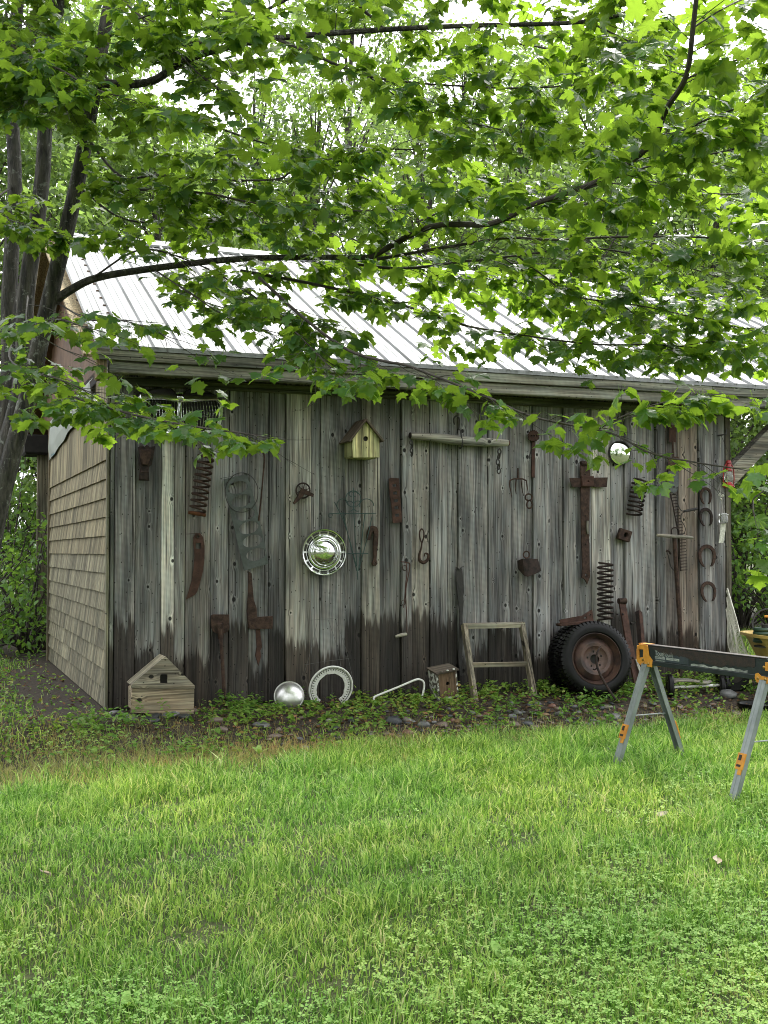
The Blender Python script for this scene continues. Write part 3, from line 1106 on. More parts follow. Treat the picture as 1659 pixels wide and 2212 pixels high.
# curved saw blade ---------------------------------------------------
g = Item('saw_blade', 'curved rusty pruning saw blade with square and round holes', 'saw blade', (905, 1418), conv=r1)
outl = [(935, 1090), (935, 1060), (950, 1038), (972, 1036), (990, 1060), (998, 1110), (998, 1180), (990, 1250), (975, 1310), (955, 1375), (940, 1392), (892, 1418),
        (905, 1380), (925, 1310), (938, 1230), (942, 1170), (938, 1120)]
g.plate('blade', outl, .002, .010, M['rust_red'], [[(948, 1092), (978, 1092), (976, 1128), (946, 1126)], ellipse(961, 1056, 12, 12, 10)], .001)
g.tube('wire_hook', [(893, 1042, .012), (930, 1040, .02), (958, 1040, .02), (968, 1060, .012)], .0022, M['rust'], 5)
g.ring('ring', 961, 1056, .012, .014, .003, M['rust'])

# head gasket and wire ring ------------------------------------------
g = Item('head_gasket', 'grey metal engine gasket with a row of large round holes', 'gasket', (1290, 1250), conv=r1)
hl = []
for i in range(6):
    t = (i + .5) / 6.1
    cx, cy = 1178 + t * 130, 735 + t * 470
    hl.append([(x, y) for x, y in ellipse(cx, cy, 58, 35.5, 18, rot=-.27)])
for i in range(7):
    t = i / 6.1
    for off in (-57, 57):
        if i in (0, 6) or off: continue
        cx, cy = 1178 + t * 130 + off * .96, 735 + t * 470 + off * -.27
        hl.append(ellipse(cx, cy, 3.5, 3.5, 6))
g.plate('sheet', [(1108, 728), (1240, 696), (1268, 780), (1300, 900), (1340, 1080), (1366, 1212), (1226, 1252), (1190, 1100), (1150, 930), (1122, 810)],
        .022, .026, M['gasket'], hl, .0006)
g.tube('wire_tail', [(1088, 722, .03), (1165, 708, .03)], .0018, M['gasket'], 5, False)
g = Item('wire_ring', 'thin dark wire ring hanging over the engine gasket', 'wire ring', (1212, 916), conv=r1)
g.tube('hoop', [(x, y, .031) for x, y in ellipse(1212, 803, 94, 113, 20)], .0028, M['iron'], 5, True, True)

g = Item('hook_rod', 'rusty iron rod with a curled top beside the engine gasket', 'hook', (1310, 965), conv=r1)
g.tube('rod', [(1268, 592, .03), (1282, 565, .03), (1308, 558, .03), (1334, 572, .028), (1342, 610, .026), (1335, 700, .026), (1325, 820, .026), (1310, 965, .026)],
       [.004, .005, .007, .007, .006, .006, .006, .007], M['rust'])
g.nail(1310, 570)

g = Item('strap_hinge', 'scaly rusted strap with a square side plate, right of the long spade', 'hinge', (1310, 1790), conv=r1)
g.plate('strap', [(1255, 1262), (1268, 1270), (1272, 1330), (1280, 1420), (1296, 1470), (1298, 1560), (1285, 1588), (1252, 1580), (1245, 1480), (1252, 1380)], .002, .020, M['rust'], bevel=.004)
g.plate('side_plate', [(1253, 1540), (1300, 1520), (1390, 1514), (1388, 1585), (1260, 1588)], .018, .028, M['rust'], bevel=.002)
g.plate('point', [(1294, 1588), (1316, 1588), (1328, 1690), (1318, 1712), (1322, 1745), (1308, 1795), (1292, 1740), (1300, 1690)], .002, .014, M['rust_red'], bevel=.002)
for x, y in ((1275, 1565), (1370, 1555)):
    p = g.P(x, y, .026)
    MB().blob(p, (.007, .005, .007), 3).build('rivet', M['rust'], g.root, True)

g = Item('spade', 'rusty iron spade standing upside down against the left of the wall', 'spade', (1118, 2062), .10, conv=r1)
g.plate('blade', [(1037, 1512), (1045, 1506), (1138, 1506), (1140, 1580), (1130, 1602), (1106, 1612), (1070, 1612), (1046, 1598), (1037, 1575)], .022, .032, M['rust'], bevel=.003)
g.tube('handle', [(1088, 1590, .040), (1094, 1660, .05), (1106, 1860, .075), (1118, 2068, .10)], [.014, .013, .013, .014], M['rust'], 8)
g.plate('socket', [(1078, 1560), (1102, 1560), (1104, 1640), (1082, 1640)], .030, .048, M['rust'], bevel=.006)

# wooden birdhouse on the ground ----------------------------------------
g = Item('wooden_birdhouse', 'bare wood gabled birdhouse standing on stones at the left corner', 'birdhouse', (758, 2072), .34, conv=r1)
Q = .36
arch = [(742, 1900), (742, 1860)] + [(764 - 22 * math.cos(a), 1860 - 18 * math.sin(a)) for a in np.linspace(.4, 2.74, 6)] + [(786, 1860), (786, 1900)]
g.plate('gable_front', [(772, 1745), (940, 1913), (580, 1908)], Q - .022, Q, M['oldwood'], [arch], .001, color=(1.05, 1.02, .95))
g.plate('lower_front', [(580, 1930), (938, 1934), (936, 2076), (576, 2070)], Q - .018, Q + .004, M['oldwood'], bevel=.001, color=(.98, .85, .72))
g.plate('sill_strip', [(580, 1910), (941, 1915), (941, 1932), (580, 1928)], Q - .020, Q + .012, M['oldwood'], bevel=.001, color=(.5, .47, .42))
bl, bm_, br_ = g.P(580, 2072, Q), g.P(772, 1745, Q), g.P(938, 2075, Q)
hz = (g.P(580, 1910, Q).z + g.P(940, 1913, Q).z) / 2
wl_, wr_ = bl.x + .01, br_.x - .01
MB().box(((wl_ + wr_) / 2, -Q / 2 - .06, hz / 2 + bl.z / 2), (wr_ - wl_, Q - .165, hz - bl.z - .01)).build('box', M['oldwood'], g.root, color=(.7, .62, .52))
for sgn, xe in ((-1, bl.x - .005), (1, br_.x + .005)):
    pm = Vector((bm_.x, -Q / 2 - .06, bm_.z - .006)); pe = Vector((xe, -Q / 2 - .06, hz + .004))
    d = pe - pm
    ang = math.atan2(d.z, d.x)
    MB().box((0, 0, -.008), (d.length, Q - .165, .014)).build('roof_board', M['oldwood'], g.root, color=(.75, .7, .62),
        xf=Matrix.Translation((pm + pe) / 2 + Vector((-.012 * sgn, 0, -.006))) @ Matrix.Rotation(-ang, 4, 'Y'))
MB().box(g.P(764, 1875, Q - .03), (.05, .006, .06)).build('hole_back', M['dark'], g.root)

# yellow birdhouse ---------------------------------------------------------
g = Item('yellow_birdhouse', 'small pale yellow birdhouse with dark board roof mounted on the wall', 'birdhouse', (650, 462), .19, conv=r2)
Q = .19
hole = ellipse(650, 344, 16, 17, 14)
g.plate('front_panel', [(568, 343), (646, 236), (736, 343), (736, 460), (568, 461)], Q - .014, Q, M['yellow_board'], [hole, ellipse(654, 400, 5, 5, 8)], .001)
a_, b_, c_ = g.P(568, 461, Q), g.P(736, 460, Q), g.P(646, 236, Q)
ez = g.P(568, 343, Q).z
MB().box(((a_.x + b_.x) / 2, -Q / 2 + .005, (a_.z + ez) / 2), (b_.x - a_.x - .002, Q - .022, ez - a_.z - .002)).build('box', M['yellow_board'], g.root, color=(.82, .82, .8))
MB().box(g.P(650, 344, Q - .017), (.04, .004, .045)).build('hole_back', M['dark'], g.root)
for sgn, xe in ((-1, a_.x - .030), (1, b_.x + .022)):
    pm = Vector((c_.x, -Q / 2 - .008, c_.z + .012))
    pe = Vector((xe, -Q / 2 - .008, ez - (.020 if sgn < 0 else .012)))
    d = pe - pm
    ang = math.atan2(d.z, d.x)
    X = Matrix.Translation((pm + pe) / 2) @ Matrix.Rotation(-ang, 4, 'Y')
    MB().box((0, 0, 0), (d.length + .008, Q + .045, .014)).build('roof_board', M['dark_board'], g.root, color=(1.2, 1.1, 1.0), xf=X)

# singletree -------------------------------------------------------------
g = Item('singletree', 'wooden horse singletree with iron hooks and chain ends hung level', 'singletree', (1230, 400), conv=r2)
g.tube('bar', [(930, 325, .05), (1000, 330, .05), (1120, 341, .052), (1250, 357, .054), (1400, 366, .052), (1520, 370, .05), (1538, 371, .05)],
       [.026, .029, .036, .039, .034, .027, .024], M['beam'], 10).color = (1.9, 1.85, 1.75, 1)
g.tube('end_cap', [(924, 323, .05), (964, 328, .05)], .0235, M['rust_dark'], 10)
g.tube('end_cap', [(1532, 371, .05), (1546, 372, .05)], .020, M['rust_orange'], 10)


def chain(g, pts, r=.013, tr=.0038, mat=None):
    for k, (x, y) in enumerate(pts):
        g.ring('chain_link', x, y, r, .045, tr, mat or M['iron'], 12, sx=.62 if k % 2 == 0 else .35, tilt=0 if k % 2 == 0 else .5)


chain(g, [(934, 368), (938, 392), (936, 418), (938, 440)], .017, .005)
chain(g, [(1486, 425), (1482, 455), (1476, 490), (1480, 520), (1482, 545)], .022, .006)
g.tube('top_hook', [(1205, 255, .04), (1200, 225, .05), (1212, 204, .055), (1232, 212, .05), (1236, 245, .04), (1232, 290, .04)], .007, M['iron'])
g.tube('clevis', [(1222, 310, .03), (1226, 285, .06), (1240, 290, .075), (1248, 330, .085), (1256, 380, .085), (1240, 405, .06), (1236, 400, .03)], .006, M['iron'])

# pulley -----------------------------------------------------------------
g = Item('pulley_wheel', 'small dark iron spoked pulley wheel on a bracket', 'pulley', (205, 750), conv=r2)
c = g.P(258, 668, .03)
MB().tube([c + Vector((.0535 * math.cos(a), 0, .055 * math.sin(a))) for a in np.linspace(0, 6.283, 22, endpoint=False)], .006, 6, True).build('rim', M['rust_dark'], g.root, True)
for k in range(6):
    a = k * math.pi / 3 + .3
    MB().tube([c, c + Vector((.052 * math.cos(a), 0, .054 * math.sin(a)))], .0035, 5).build('spoke', M['rust_dark'], g.root)
MB().blob(c, (.012, .012, .012), 1).build('hub', M['rust'], g.root, True)
g.plate('bracket', [(250, 655), (268, 660), (325, 690), (322, 706), (268, 690), (236, 725), (205, 752), (198, 745), (225, 705)], .034, .048, M['rust'], bevel=.002)

# green wire trellis ---------------------------------------------------------
g = Item('wire_trellis', 'thin green fan-shaped wire plant trellis with scrolled top', 'trellis', (600, 1225), conv=r2)
W = M['wire_green']
q = .03
for pts in ([(572, 650), (576, 815), (590, 1060), (600, 1225)], [(505, 800), (548, 980), (594, 1170)], [(455, 740), (520, 880), (592, 1140)],
            [(645, 810), (625, 980), (604, 1170)], [(690, 830), (650, 1000), (606, 1160)]):
    g.tube('stake', [(x, y, q) for x, y in pts], .0036, W, 5)
for pts in ([(418, 815), (440, 812), (580, 812), (715, 810)], [(528, 1062), (600, 1062), (665, 1062)]):
    g.tube('cross_wire', [(x, y, q + .004) for x, y in pts], .0036, W, 5)
for cx_, cy_, rx_, ry_, a0, a1 in ((572, 720, 47, 50, 0, 6.283), (548, 765, 28, 32, -1.8, 2.4), (600, 765, 28, 32, .8, 5.0), (505, 760, 35, 40, 0, 3.4), (655, 765, 45, 45, 0, 3.3),
                                   (560, 690, 14, 14, 0, 5), (585, 690, 14, 14, 0, 5), (430, 824, 12, 12, 0, 5.5)):
    cl = abs(a1 - a0 - 6.283) < .01
    g.tube('scroll', [(cx_ + rx_ * math.cos(a), cy_ - ry_ * math.sin(a), q) for a in np.linspace(a0, a1, 12, endpoint=not cl)], .0034, W, 5, True, cl)
# bottom wire cage
g = Item('wire_cage', 'faint thin grey wire frame on the boards above the white ring', 'wire frame', (425, 1900), conv=r2)
W2 = M['wire_grey']
for pts in ([(300, 1478), (390, 1472), (478, 1462)], [(262, 1758), (400, 1735), (545, 1718)], [(345, 1500), (300, 1690), (268, 1800)], [(462, 1480), (520, 1640), (575, 1870)], [(415, 1475), (470, 1640), (500, 1800)]):
    g.tube('wire', [(x, y, .03) for x, y in pts], .0013, W2, 4)

# hubcap ---------------------------------------------------------------------
g = Item('wheel_cover', 'round shiny chrome wheel cover with slotted rim fixed to the wall', 'wheel cover', (387, 1200), conv=r2)
c = g.P(387, 1053, .02)
rad = (g.P(387, 905, .03).z - g.P(387, 1200, .03).z) / 2
MX = Matrix.Translation(c) @ Matrix.Rotation(R(90), 4, 'X')
prof = [(1, -.018), (1.0, .012), (.97, .022), (.93, .020), (.915, .012)]
MB().lathe([(r_ * rad, h) for r_, h in prof], 48, MX).build('outer_rim', M['chrome'], g.root, True)
prof = [(.915, .012), (.90, .006), (.76, .004), (.74, .012), (.72, .020), (.68, .022), (.66, .016)]
MB().lathe([(r_ * rad, h) for r_, h in prof], 48, MX).build('slot_ring', M['chrome'], g.root, True)
prof = [(.66, .016), (.62, .026), (.57, .030), (.53, .024), (.50, .026), (.46, .036), (.30, .050), (.15, .058), (.001, .062)]
MB().lathe([(r_ * rad, h) for r_, h in prof], 48, MX).build('dome', M['chrome'], g.root, True)
for k in range(14):
    a0 = k * 2 * math.pi / 14
    pl = ellipse(0, 0, rad * .88, rad * .88, 5, a0 + .045, a0 + .40) + ellipse(0, 0, rad * .79, rad * .79, 5, a0 + .40, a0 + .045)
    me = curve_plate([(c.x + x, c.z + z) for x, z in pl], [], .026, .029, 0)
    link('slot', me, M['iron'], g.root)
MB().blob(c + Vector((-.005, -.045, -rad * .58)), (.008, .005, .008), 1).build('emblem', M['chrome'], g.root, True)

# perforated plate -----------------------------------------------------------
g = Item('perforated_plate', 'rusty red rectangular plate with five square holes hung upright', 'plate', (850, 870), conv=r2)
holes = [[(x - 12, y - 9), (x + 14, y - 11), (x + 15, y + 9), (x - 11, y + 11)] for x, y in ((828, 636), (832, 683), (837, 732), (841, 775), (845, 822))]
g.plate('plate', [(795, 596), (806, 588), (858, 592), (865, 700), (878, 866), (820, 872), (812, 760), (800, 690)], .012, .020, M['rust_red'], holes, .001)

g = Item('bent_hook', 'flat rusty iron hook shaped like a cane, right of the wire trellis', 'hook', (706, 1136), conv=r2)
g.plate('hook', [(660, 975), (662, 930), (672, 900), (695, 890), (718, 896), (729, 920), (728, 960), (722, 1040), (716, 1100), (722, 1124), (712, 1136), (698, 1136), (692, 1122), (700, 1100), (700, 1000),
                 (706, 940), (698, 918), (686, 930), (678, 975)], .004, .022, M['rust'], [ellipse(707, 1120, 6, 6, 8)], .003)
g = Item('eye_hook', 'rusty chain hook with a long eye and curled tip', 'hook', (1010, 1120), conv=r2)
g.tube('eye', [(1000, 1000, .022), (988, 960, .022), (988, 925, .022), (1000, 908, .022), (1012, 925, .022), (1012, 960, .022)], .006, M['rust'], 6, True, True)
g.tube('hook', [(1000, 995, .022), (996, 1030, .022), (985, 1070, .022), (988, 1105, .022), (1012, 1118, .022), (1036, 1100, .022), (1040, 1070, .022), (1022, 1060, .022), (1016, 1080, .022)],
       [.007, .007, .010, .013, .014, .012, .009, .006, .004], M['rust'], 7)

g = Item('bridle_rod', 'thin reddish rusty rod with two rings and a wooden toggle below', 'rod', (870, 1590), conv=r2)
g.tube('rod', [(870, 1112, .03), (905, 1118, .035), (926, 1130, .03), (916, 1200, .028), (900, 1300, .028), (906, 1450, .026), (908, 1560, .03)], .0045, M['rust_red'])
g.tube('side_rod', [(902, 1120, .03), (908, 1180, .03), (900, 1250, .03), (893, 1340, .03), (886, 1400, .03)], .004, M['rust_red'])
g.ring('ring', 893, 1152, .019, .03, .0028, M['rust'])
g.ring('ring', 885, 1368, .019, .03, .0028, M['rust'], sx=.8)
g.tube('toggle', [(836, 1582, .03), (870, 1572, .034), (904, 1564, .03)], [.010, .014, .013], M['oldwood'], 8)

g = Item('leather_strap', 'long black leather strap hanging beside the old window sash', 'strap', (1243, 1825), conv=r2)
g.plate('strap', [(1216, 1150), (1232, 1160), (1252, 1156), (1258, 1220), (1264, 1300), (1258, 1330), (1262, 1360), (1254, 1450), (1256, 1600), (1250, 1720), (1256, 1830), (1240, 1828),
                  (1230, 1700), (1236, 1560), (1240, 1440), (1226, 1330), (1218, 1240)], .020, .030, M['leather'], bevel=.003)
g.tube('buckle', [(1212, 1162, .03), (1222, 1148, .035), (1236, 1165, .035), (1246, 1148, .035), (1262, 1142, .03)], .004, M['iron'], 5)

# window sash ---------------------------------------------------------------
g = Item('window_sash', 'weathered empty wooden window sash leaning on the wall', 'window sash', (1090, 1518), .30)


def lean(y, y0=1343, y1=1515, q0=.05, q1=.34): return q0 + (q1 - q0) * (y - y0) / (y1 - y0)


def sash_bar(nm, a, b, w, tone, axis=False):
    pa, pb = g.P(a[0], a[1], lean(a[1])), g.P(b[0], b[1], lean(b[1]))
    d = pb - pa
    mid = (pa + pb) / 2
    m = MB().bar(pa - mid, pb - mid, .035, w, (0, 1, .3))
    o = m.build(nm, M['oldwood'] if axis else M['oldwood_v'], g.root, color=tone)
    o.location = mid
    return o


sash_bar('stile', (1000, 1348), (1024, 1516), .045, (.72, .66, .58))
sash_bar('stile', (1124, 1345), (1151, 1506), .045, (.80, .73, .64))
sash_bar('top_rail', (998, 1352), (1130, 1349), .036, (.98, .96, .90), True)
sash_bar('glazing_bar', (1014, 1436), (1137, 1434), .016, (.72, .68, .62), True)

# small tilted birdhouse ---------------------------------------------------
g = Item('nest_box', 'small tilted nest box with brown front and peeling white sides', 'birdhouse', (1150, 1990), .30, conv=r2)
c = g.P(1160, 1880, .27)
X = Matrix.Translation(c) @ Matrix.Rotation(R(-9), 4, 'Y') @ Matrix.Rotation(R(9), 4, 'X')
hw, hh, dd = .068, .092, .15
me = curve_plate([(-hw, -hh), (hw, -hh), (hw, hh), (-hw, hh)], [ellipse(0, .008, .015, .016, 14)], -.008, .008, .001)
link('front_panel', me, M['trim_v'], g.root, (.62, .42, .33), X)
pw = simple('peeling_white', (.60, .60, .56), (.10, .085, .07), .8, scale=26, bump=.3, lo=.46, hi=.52)
for sx_ in (-1, 1):
    MB().box((sx_ * (hw + .008), dd / 2 - .004, 0), (.014, dd, 2 * hh + .02)).build('side_panel', pw, g.root, xf=X)
MB().box((0, dd / 2 - .006, -hh - .008), (2 * hw + .03, dd, .014)).build('floor_panel', pw, g.root, xf=X)
MB().box((0, dd / 2, 0), (2 * hw, dd * .8, 2 * hh)).build('inside', M['dark'], g.root, xf=X)
MB().box((0, dd / 2 - .012, hh + .012), (2 * hw + .05, dd + .03, .012)).build('lid', M['dark_board'], g.root, color=(1.2, 1.15, 1.1), xf=X)
for x in (-.05, .0, .05):
    MB().blob((x, -.02, hh + .022), (.012, .010, .006), int(x * 100) + 20).build('paint_flake', pw, g.root, xf=X)

# white bent tube ------------------------------------------------------------
g = Item('white_bracket', 'white bent metal tube bracket standing by the wall foot', 'bracket', (985, 2008), .25, conv=r2)
g.tube('tube', [(700, 1985, .22), (702, 1962, .22), (720, 1950, .22), (860, 1893, .24), (960, 1851, .25), (992, 1850, .25), (1012, 1866, .25), (1014, 1900, .25), (1000, 1960, .25), (986, 2006, .25)],
       .0075, M['white_enamel'], 8)
g.plate('foot', [(974, 1990), (982, 1982), (996, 1984), (998, 2004), (990, 2012), (976, 2010)], .242, .262, M['white_enamel'], bevel=.003)
g.tube('thin_wire', [(700, 1984, .22), (850, 1990, .24), (980, 1996, .25)], .002, M['wire_grey'], 4)

# silver dish hubcap ------------------------------------------------------------
g = Item('hubcap', 'plain dented silver hubcap leaning at the wall foot, left of the white ring', 'hubcap', (170, 2045), .30, conv=r2)
c = g.P(170, 1952, .24)
rad = (g.P(170, 1858, .24).z - g.P(170, 2046, .24).z) / 2 * 1.03
X = Matrix.Translation(c) @ Matrix.Rotation(R(-18), 4, 'Z') @ Matrix.Rotation(R(90 - 24), 4, 'X')
prof = [(1.0, -.012), (1.0, 0), (.97, .006), (.93, .004), (.90, .010), (.75, .028), (.5, .046), (.25, .055), (.001, .058)]
MB().lathe([(r_ * rad, h) for r_, h in prof], 40, X).build('dish', M['dull_steel'], g.root, True)

# white perforated ring -----------------------------------------------------------
g = Item('trim_ring', 'white broken wheel trim ring pierced with small triangles at the wall foot', 'trim ring', (430, 2045), .24, conv=r2)
c = g.P(430, 1900, .16)
rad = (g.P(430, 1757, .16).z - g.P(430, 2042, .16).z) / 2
a0, a1 = R(-52), R(232)
outer = ellipse(0, 0, rad * 1.0, rad, 44, a0, a1)
rj = random.Random(4)
inner = []
for i, a in enumerate(np.linspace(a1, a0, 40)):
    rr_ = rad * (.655 + (.03 * rj.random() if i % 5 in (1, 2) else 0) + (.04 if i < 5 or i > 34 else 0))
    inner.append((rr_ * math.cos(a), rr_ * math.sin(a)))
holes = []
for k in range(36):
    a = a0 + .08 + (a1 - a0 - .16) * k / 35
    up = k % 1 == 0
    cr = rad * .80
    ca, sa = math.cos(a), math.sin(a)
    t = rad * .08
    tri = [(cr + t, -t * .56), (cr + t, t * .56), (cr - t, 0)]
    holes.append([(x * ca - y * sa, x * sa + y * ca) for x, y in tri])
X = Matrix.Translation(c) @ Matrix.Rotation(R(14), 4, 'X')
o = link('ring', curve_plate(outer + inner, holes, -.006, .006, .001), M['white_enamel'], g.root, None, X @ Matrix.Identity(4))
MB().tube([X @ Vector((rad * .99 * math.cos(a), -.006, rad * .99 * math.sin(a))) for a in np.linspace(a0, a1, 48)], .007, 6).build('rolled_edge', M['white_enamel'], g.root, True)
MB().tube([X @ Vector((rad * .92 * math.cos(a), -.008, rad * .92 * math.sin(a))) for a in np.linspace(a0, a1, 48)], .0025, 5).build('groove', M['wire_grey'], g.root, True)
g = Item('iron_stake', 'dark broken iron stub in front of the white ring gap', 'iron stub', (420, 2045), .30, conv=r2)
MB().blob(g.P(395, 2020, .30), (.035, .03, .030), 7).build('stub', M['rust_dark'], g.root, True)
g.tube('prong', [(390, 2010, .30), (395, 1975, .30), (385, 1960, .30)], .005, M['rust_dark'], 5)

# gear on bar --------------------------------------------------------------
g = Item('gear_bar', 'small rusty toothed gear at the top of a flat bar', 'gear', (245, 560), conv=r3)
teeth = []
for k in range(36):
    a = k * 2 * math.pi / 36
    r_ = 36 if k % 2 == 0 else 29
    teeth.append((247 + r_ * math.cos(a), 312 + r_ * math.sin(a)))
g.plate('gear', teeth, .018, .032, M['rust_red'], [ellipse(247, 312, 7, 7, 8), ellipse(262, 312, 5, 6, 6), ellipse(232, 312, 5, 6, 6)], .001)
g.plate('bar', [(237, 335), (254, 335), (253, 562), (235, 560)], .008, .017, M['rust_red'], bevel=.001)

g = Item('pitchfork_head', 'rusty three-tined pitchfork head hanging tines down', 'pitchfork', (150, 685), conv=r3)
g.tube('ferrule', [(152, 505, .024), (152, 572, .024)], [.006, .009], M['rust'], 7)
g.tube('yoke', [(104, 580, .024), (128, 570, .026), (152, 570, .028), (178, 570, .026), (202, 580, .024)], .006, M['rust'], 6)
for pts in ([(104, 578), (102, 610), (110, 645), (116, 682)], [(142, 572), (136, 620), (142, 662)], [(170, 572), (176, 620), (186, 672)], [(202, 578), (208, 620), (214, 655)]):
    g.tube('tine', [(x, y, .026) for x, y in pts], [.005, .005, .004, .0025], M['rust'], 5)

g = Item('chain_hook', 'rusty twisted chain link hanging right of the pitchfork head', 'chain link', (220, 748), conv=r3)
g.tube('upper_loop', [(215, 700, .03), (198, 690, .03), (200, 668, .03), (218, 660, .03), (236, 672, .03), (232, 694, .03)], .0065, M['rust'], 6, True, True)
g.tube('lower_loop', [(215, 700, .03), (205, 720, .03), (210, 742, .03), (228, 744, .03), (238, 725, .03), (228, 700, .03)], .0065, M['rust'], 6, True, True)

g = Item('iron_bell_plate', 'brown iron clapper plate bent at the sides hanging from a ring', 'iron plate', (222, 1155), conv=r3)
g.tube('ring', [(x, y, .05) for x, y in ellipse(203, 1024, 18, 20, 10)], .006, M['rust'], 6, True, True)
pp = [g.P(x, y, q_) for x, y, q_ in ((150, 1060, .02), (180, 1048, .07), (225, 1046, .08), (272, 1050, .06), (292, 1120, .035), (255, 1140, .085), (212, 1156, .095), (192, 1150, .085), (155, 1110, .02))]
mb = MB()
back = [p + Vector((0, .008, 0)) for p in pp]
mb.add(pp + back, [(0, 1, 7, 8), (1, 2, 6, 7), (2, 3, 5, 6), (3, 4, 5), (17, 16, 10, 9), (16, 15, 11, 10), (15, 14, 12, 11), (14, 13, 12)] +
       [(i, (i + 1) % 9, 9 + (i + 1) % 9, 9 + i) for i in range(9)])
mb.build('bent_plate', M['rust_dark'], g.root)
g.tube('hanger', [(203, 1044, .05), (205, 1060, .07)], .006, M['rust'], 6, False)

# long strap hinge cross ---------------------------------------------------
g = Item('iron_cross', 'long rusty iron strap crossed by a short plate, like a cross', 'hinge', (562, 1200), conv=r3)
g.plate('long_strap', [(528, 490), (585, 488), (582, 640), (578, 900), (582, 1110), (585, 1150), (568, 1200), (552, 1170), (536, 1160), (540, 1100), (534, 900), (530, 640)], .022, .034, M['rust'],
        [ellipse(560, 1145, 8, 8, 8)], .002)
g.tube('rolled_end', [(528, 476, .035), (586, 474, .035)], .018, M['rust'], 8)
g.plate('cross_plate', [(464, 566), (545, 566), (545, 618), (478, 618)], .030, .040, M['rust'], bevel=.002)
g.plate('cross_plate', [(608, 564), (690, 562), (684, 618), (608, 618)], .008, .022, M['rust'], bevel=.002)
g.plate('boss', [(540, 556), (606, 556), (606, 612), (540, 612)], .034, .058, M['rust_red'], [ellipse(574, 586, 8, 8, 8)], .006)
g.tube('wood_peg', [(570, 822, .045), (568, 860, .05), (572, 900, .045)], .010, M['oldwood_v'], 8)
for x, y in ((555, 540), (556, 790), (558, 960)):
    MB().blob(g.P(x, y, .036), (.007, .005, .007), 2).build('bolt', M['rust_dark'], g.root, True)

g = Item('square_nut', 'big square rusty nut with a round hole', 'nut', (790, 945), conv=r3)
g.plate('block', [(775, 868), (837, 888), (820, 946), (757, 925)], .004, .050, M['rust'], [ellipse(800, 907, 15, 18, 12)], .004)
MB().box(g.P(800, 907, .012), (.05, .004, .055)).build('bore', M['dark'], g.root)

# mirror ---------------------------------------------------------------------
g = Item('round_mirror', 'round convex mirror reflecting the trees, half hidden by maple leaves', 'mirror', (762, 515), conv=r3)
c = g.P(762, 415, .02)
rad = .097
X = Matrix.Translation(c) @ Matrix.Rotation(R(90), 4, 'X')
MB().lathe([(rad * 1.03, -.015), (rad * 1.05, .004), (rad * 1.0, .010), (rad * .98, .008)], 36, X).build('rim', M['iron'], g.root, True)
MB().lathe([(rad * .985, .006), (rad * .85, .013), (rad * .6, .021), (rad * .3, .026), (.001, .028)], 36, X).build('glass', simple('mirror_glass', (.78, .82, .74), (.74, .79, .70), .03, metal=1.0, bump=0), g.root, True)

# sickle bar, saw plate, crank, T auger ------------------------------------
g = Item('toothed_bar', 'dark toothed sickle bar hanging at a slant near the right end', 'sickle bar', (455, 1285), conv=r6)
g.tube('spine', [(375, 755, .03), (392, 830, .03), (415, 950, .03), (435, 1060, .03), (440, 1180, .03), (445, 1282, .03)], .006, M['rust_dark'], 6)
for k in range(26):
    t = k / 25
    y = 762 + t * 515
    xs = np.interp(y, [755, 830, 950, 1060, 1180, 1282], [376, 392, 415, 434, 440, 446])
    w = 36 if t < .5 else 46
    g.tube('tooth', [(xs, y, .032), (xs + w, y - 4, .036)], [.005, .003], M['rust_dark'], 5, False)
g = Item('oval_plate', 'pale metal oval plate with three holes above the toothed bar', 'metal plate', (400, 748), conv=r6)
g.plate('plate', [(362, 600), (430, 600), (432, 690), (422, 735), (400, 748), (376, 738), (364, 700)], .020, .028, M['gasket'],
        [ellipse(381, 712, 6, 7, 8), ellipse(400, 708, 7, 8, 8), ellipse(420, 714, 6, 7, 8)], .001, color=None)
g.plate('red_strap', [(362, 500), (432, 500), (434, 604), (360, 604)], .016, .021, M['rust_red'], bevel=.001)
g.plate('upper_strap', [(370, 285), (410, 285), (414, 400), (368, 400)], .012, .020, M['rust_red'], bevel=.001)
g.tube('link_rod', [(390, 390, .018), (396, 510, .018)], .008, M['rust'], 6, False)
g = Item('hand_crank', 'bent black iron crank with a short dark grip', 'crank', (470, 1030), conv=r6)
g.tube('rod', [(395, 752, .05), (420, 765, .05), (430, 830, .055), (448, 866, .06), (475, 872, .06)], .0045, M['iron'], 6)
g.tube('return_rod', [(478, 874, .06), (452, 892, .055), (448, 930, .05), (470, 970, .05), (478, 1000, .05), (462, 1030, .045), (430, 1035, .04)], .0035, M['iron'], 6)
g.tube('grip', [(468, 874, .06), (515, 864, .062), (558, 856, .062)], [.010, .012, .012], M['leather'], 8)

g = Item('t_auger', 'tall rusty T-handled post auger with a grey wooden cross handle', 'auger', (452, 1830), .12, conv=r6)
g.tube('shaft', [(402, 1050, .06), (418, 1300, .07), (435, 1560, .085), (452, 1830, .11)], .0185, M['rust'], 8)
g.tube('handle', [(283, 1036, .065), (340, 1040, .068), (400, 1046, .07), (470, 1048, .07), (528, 1054, .068)], [.011, .015, .016, .014, .011], M['oldwood'], 8)
g.tube('eye', [(385, 1030, .06), (386, 995, .062), (410, 985, .064), (430, 1000, .064), (434, 1040, .06)], .006, M['rust_dark'], 6)
g.tube('side_wire', [(352, 1150, .03), (365, 1190, .03), (378, 1250, .03), (405, 1282, .04)], .004, M['iron'], 5)
g.tube('side_link', [(345, 1148, .03), (362, 1145, .034), (378, 1165, .03)], .008, M['rust_dark'], 5)

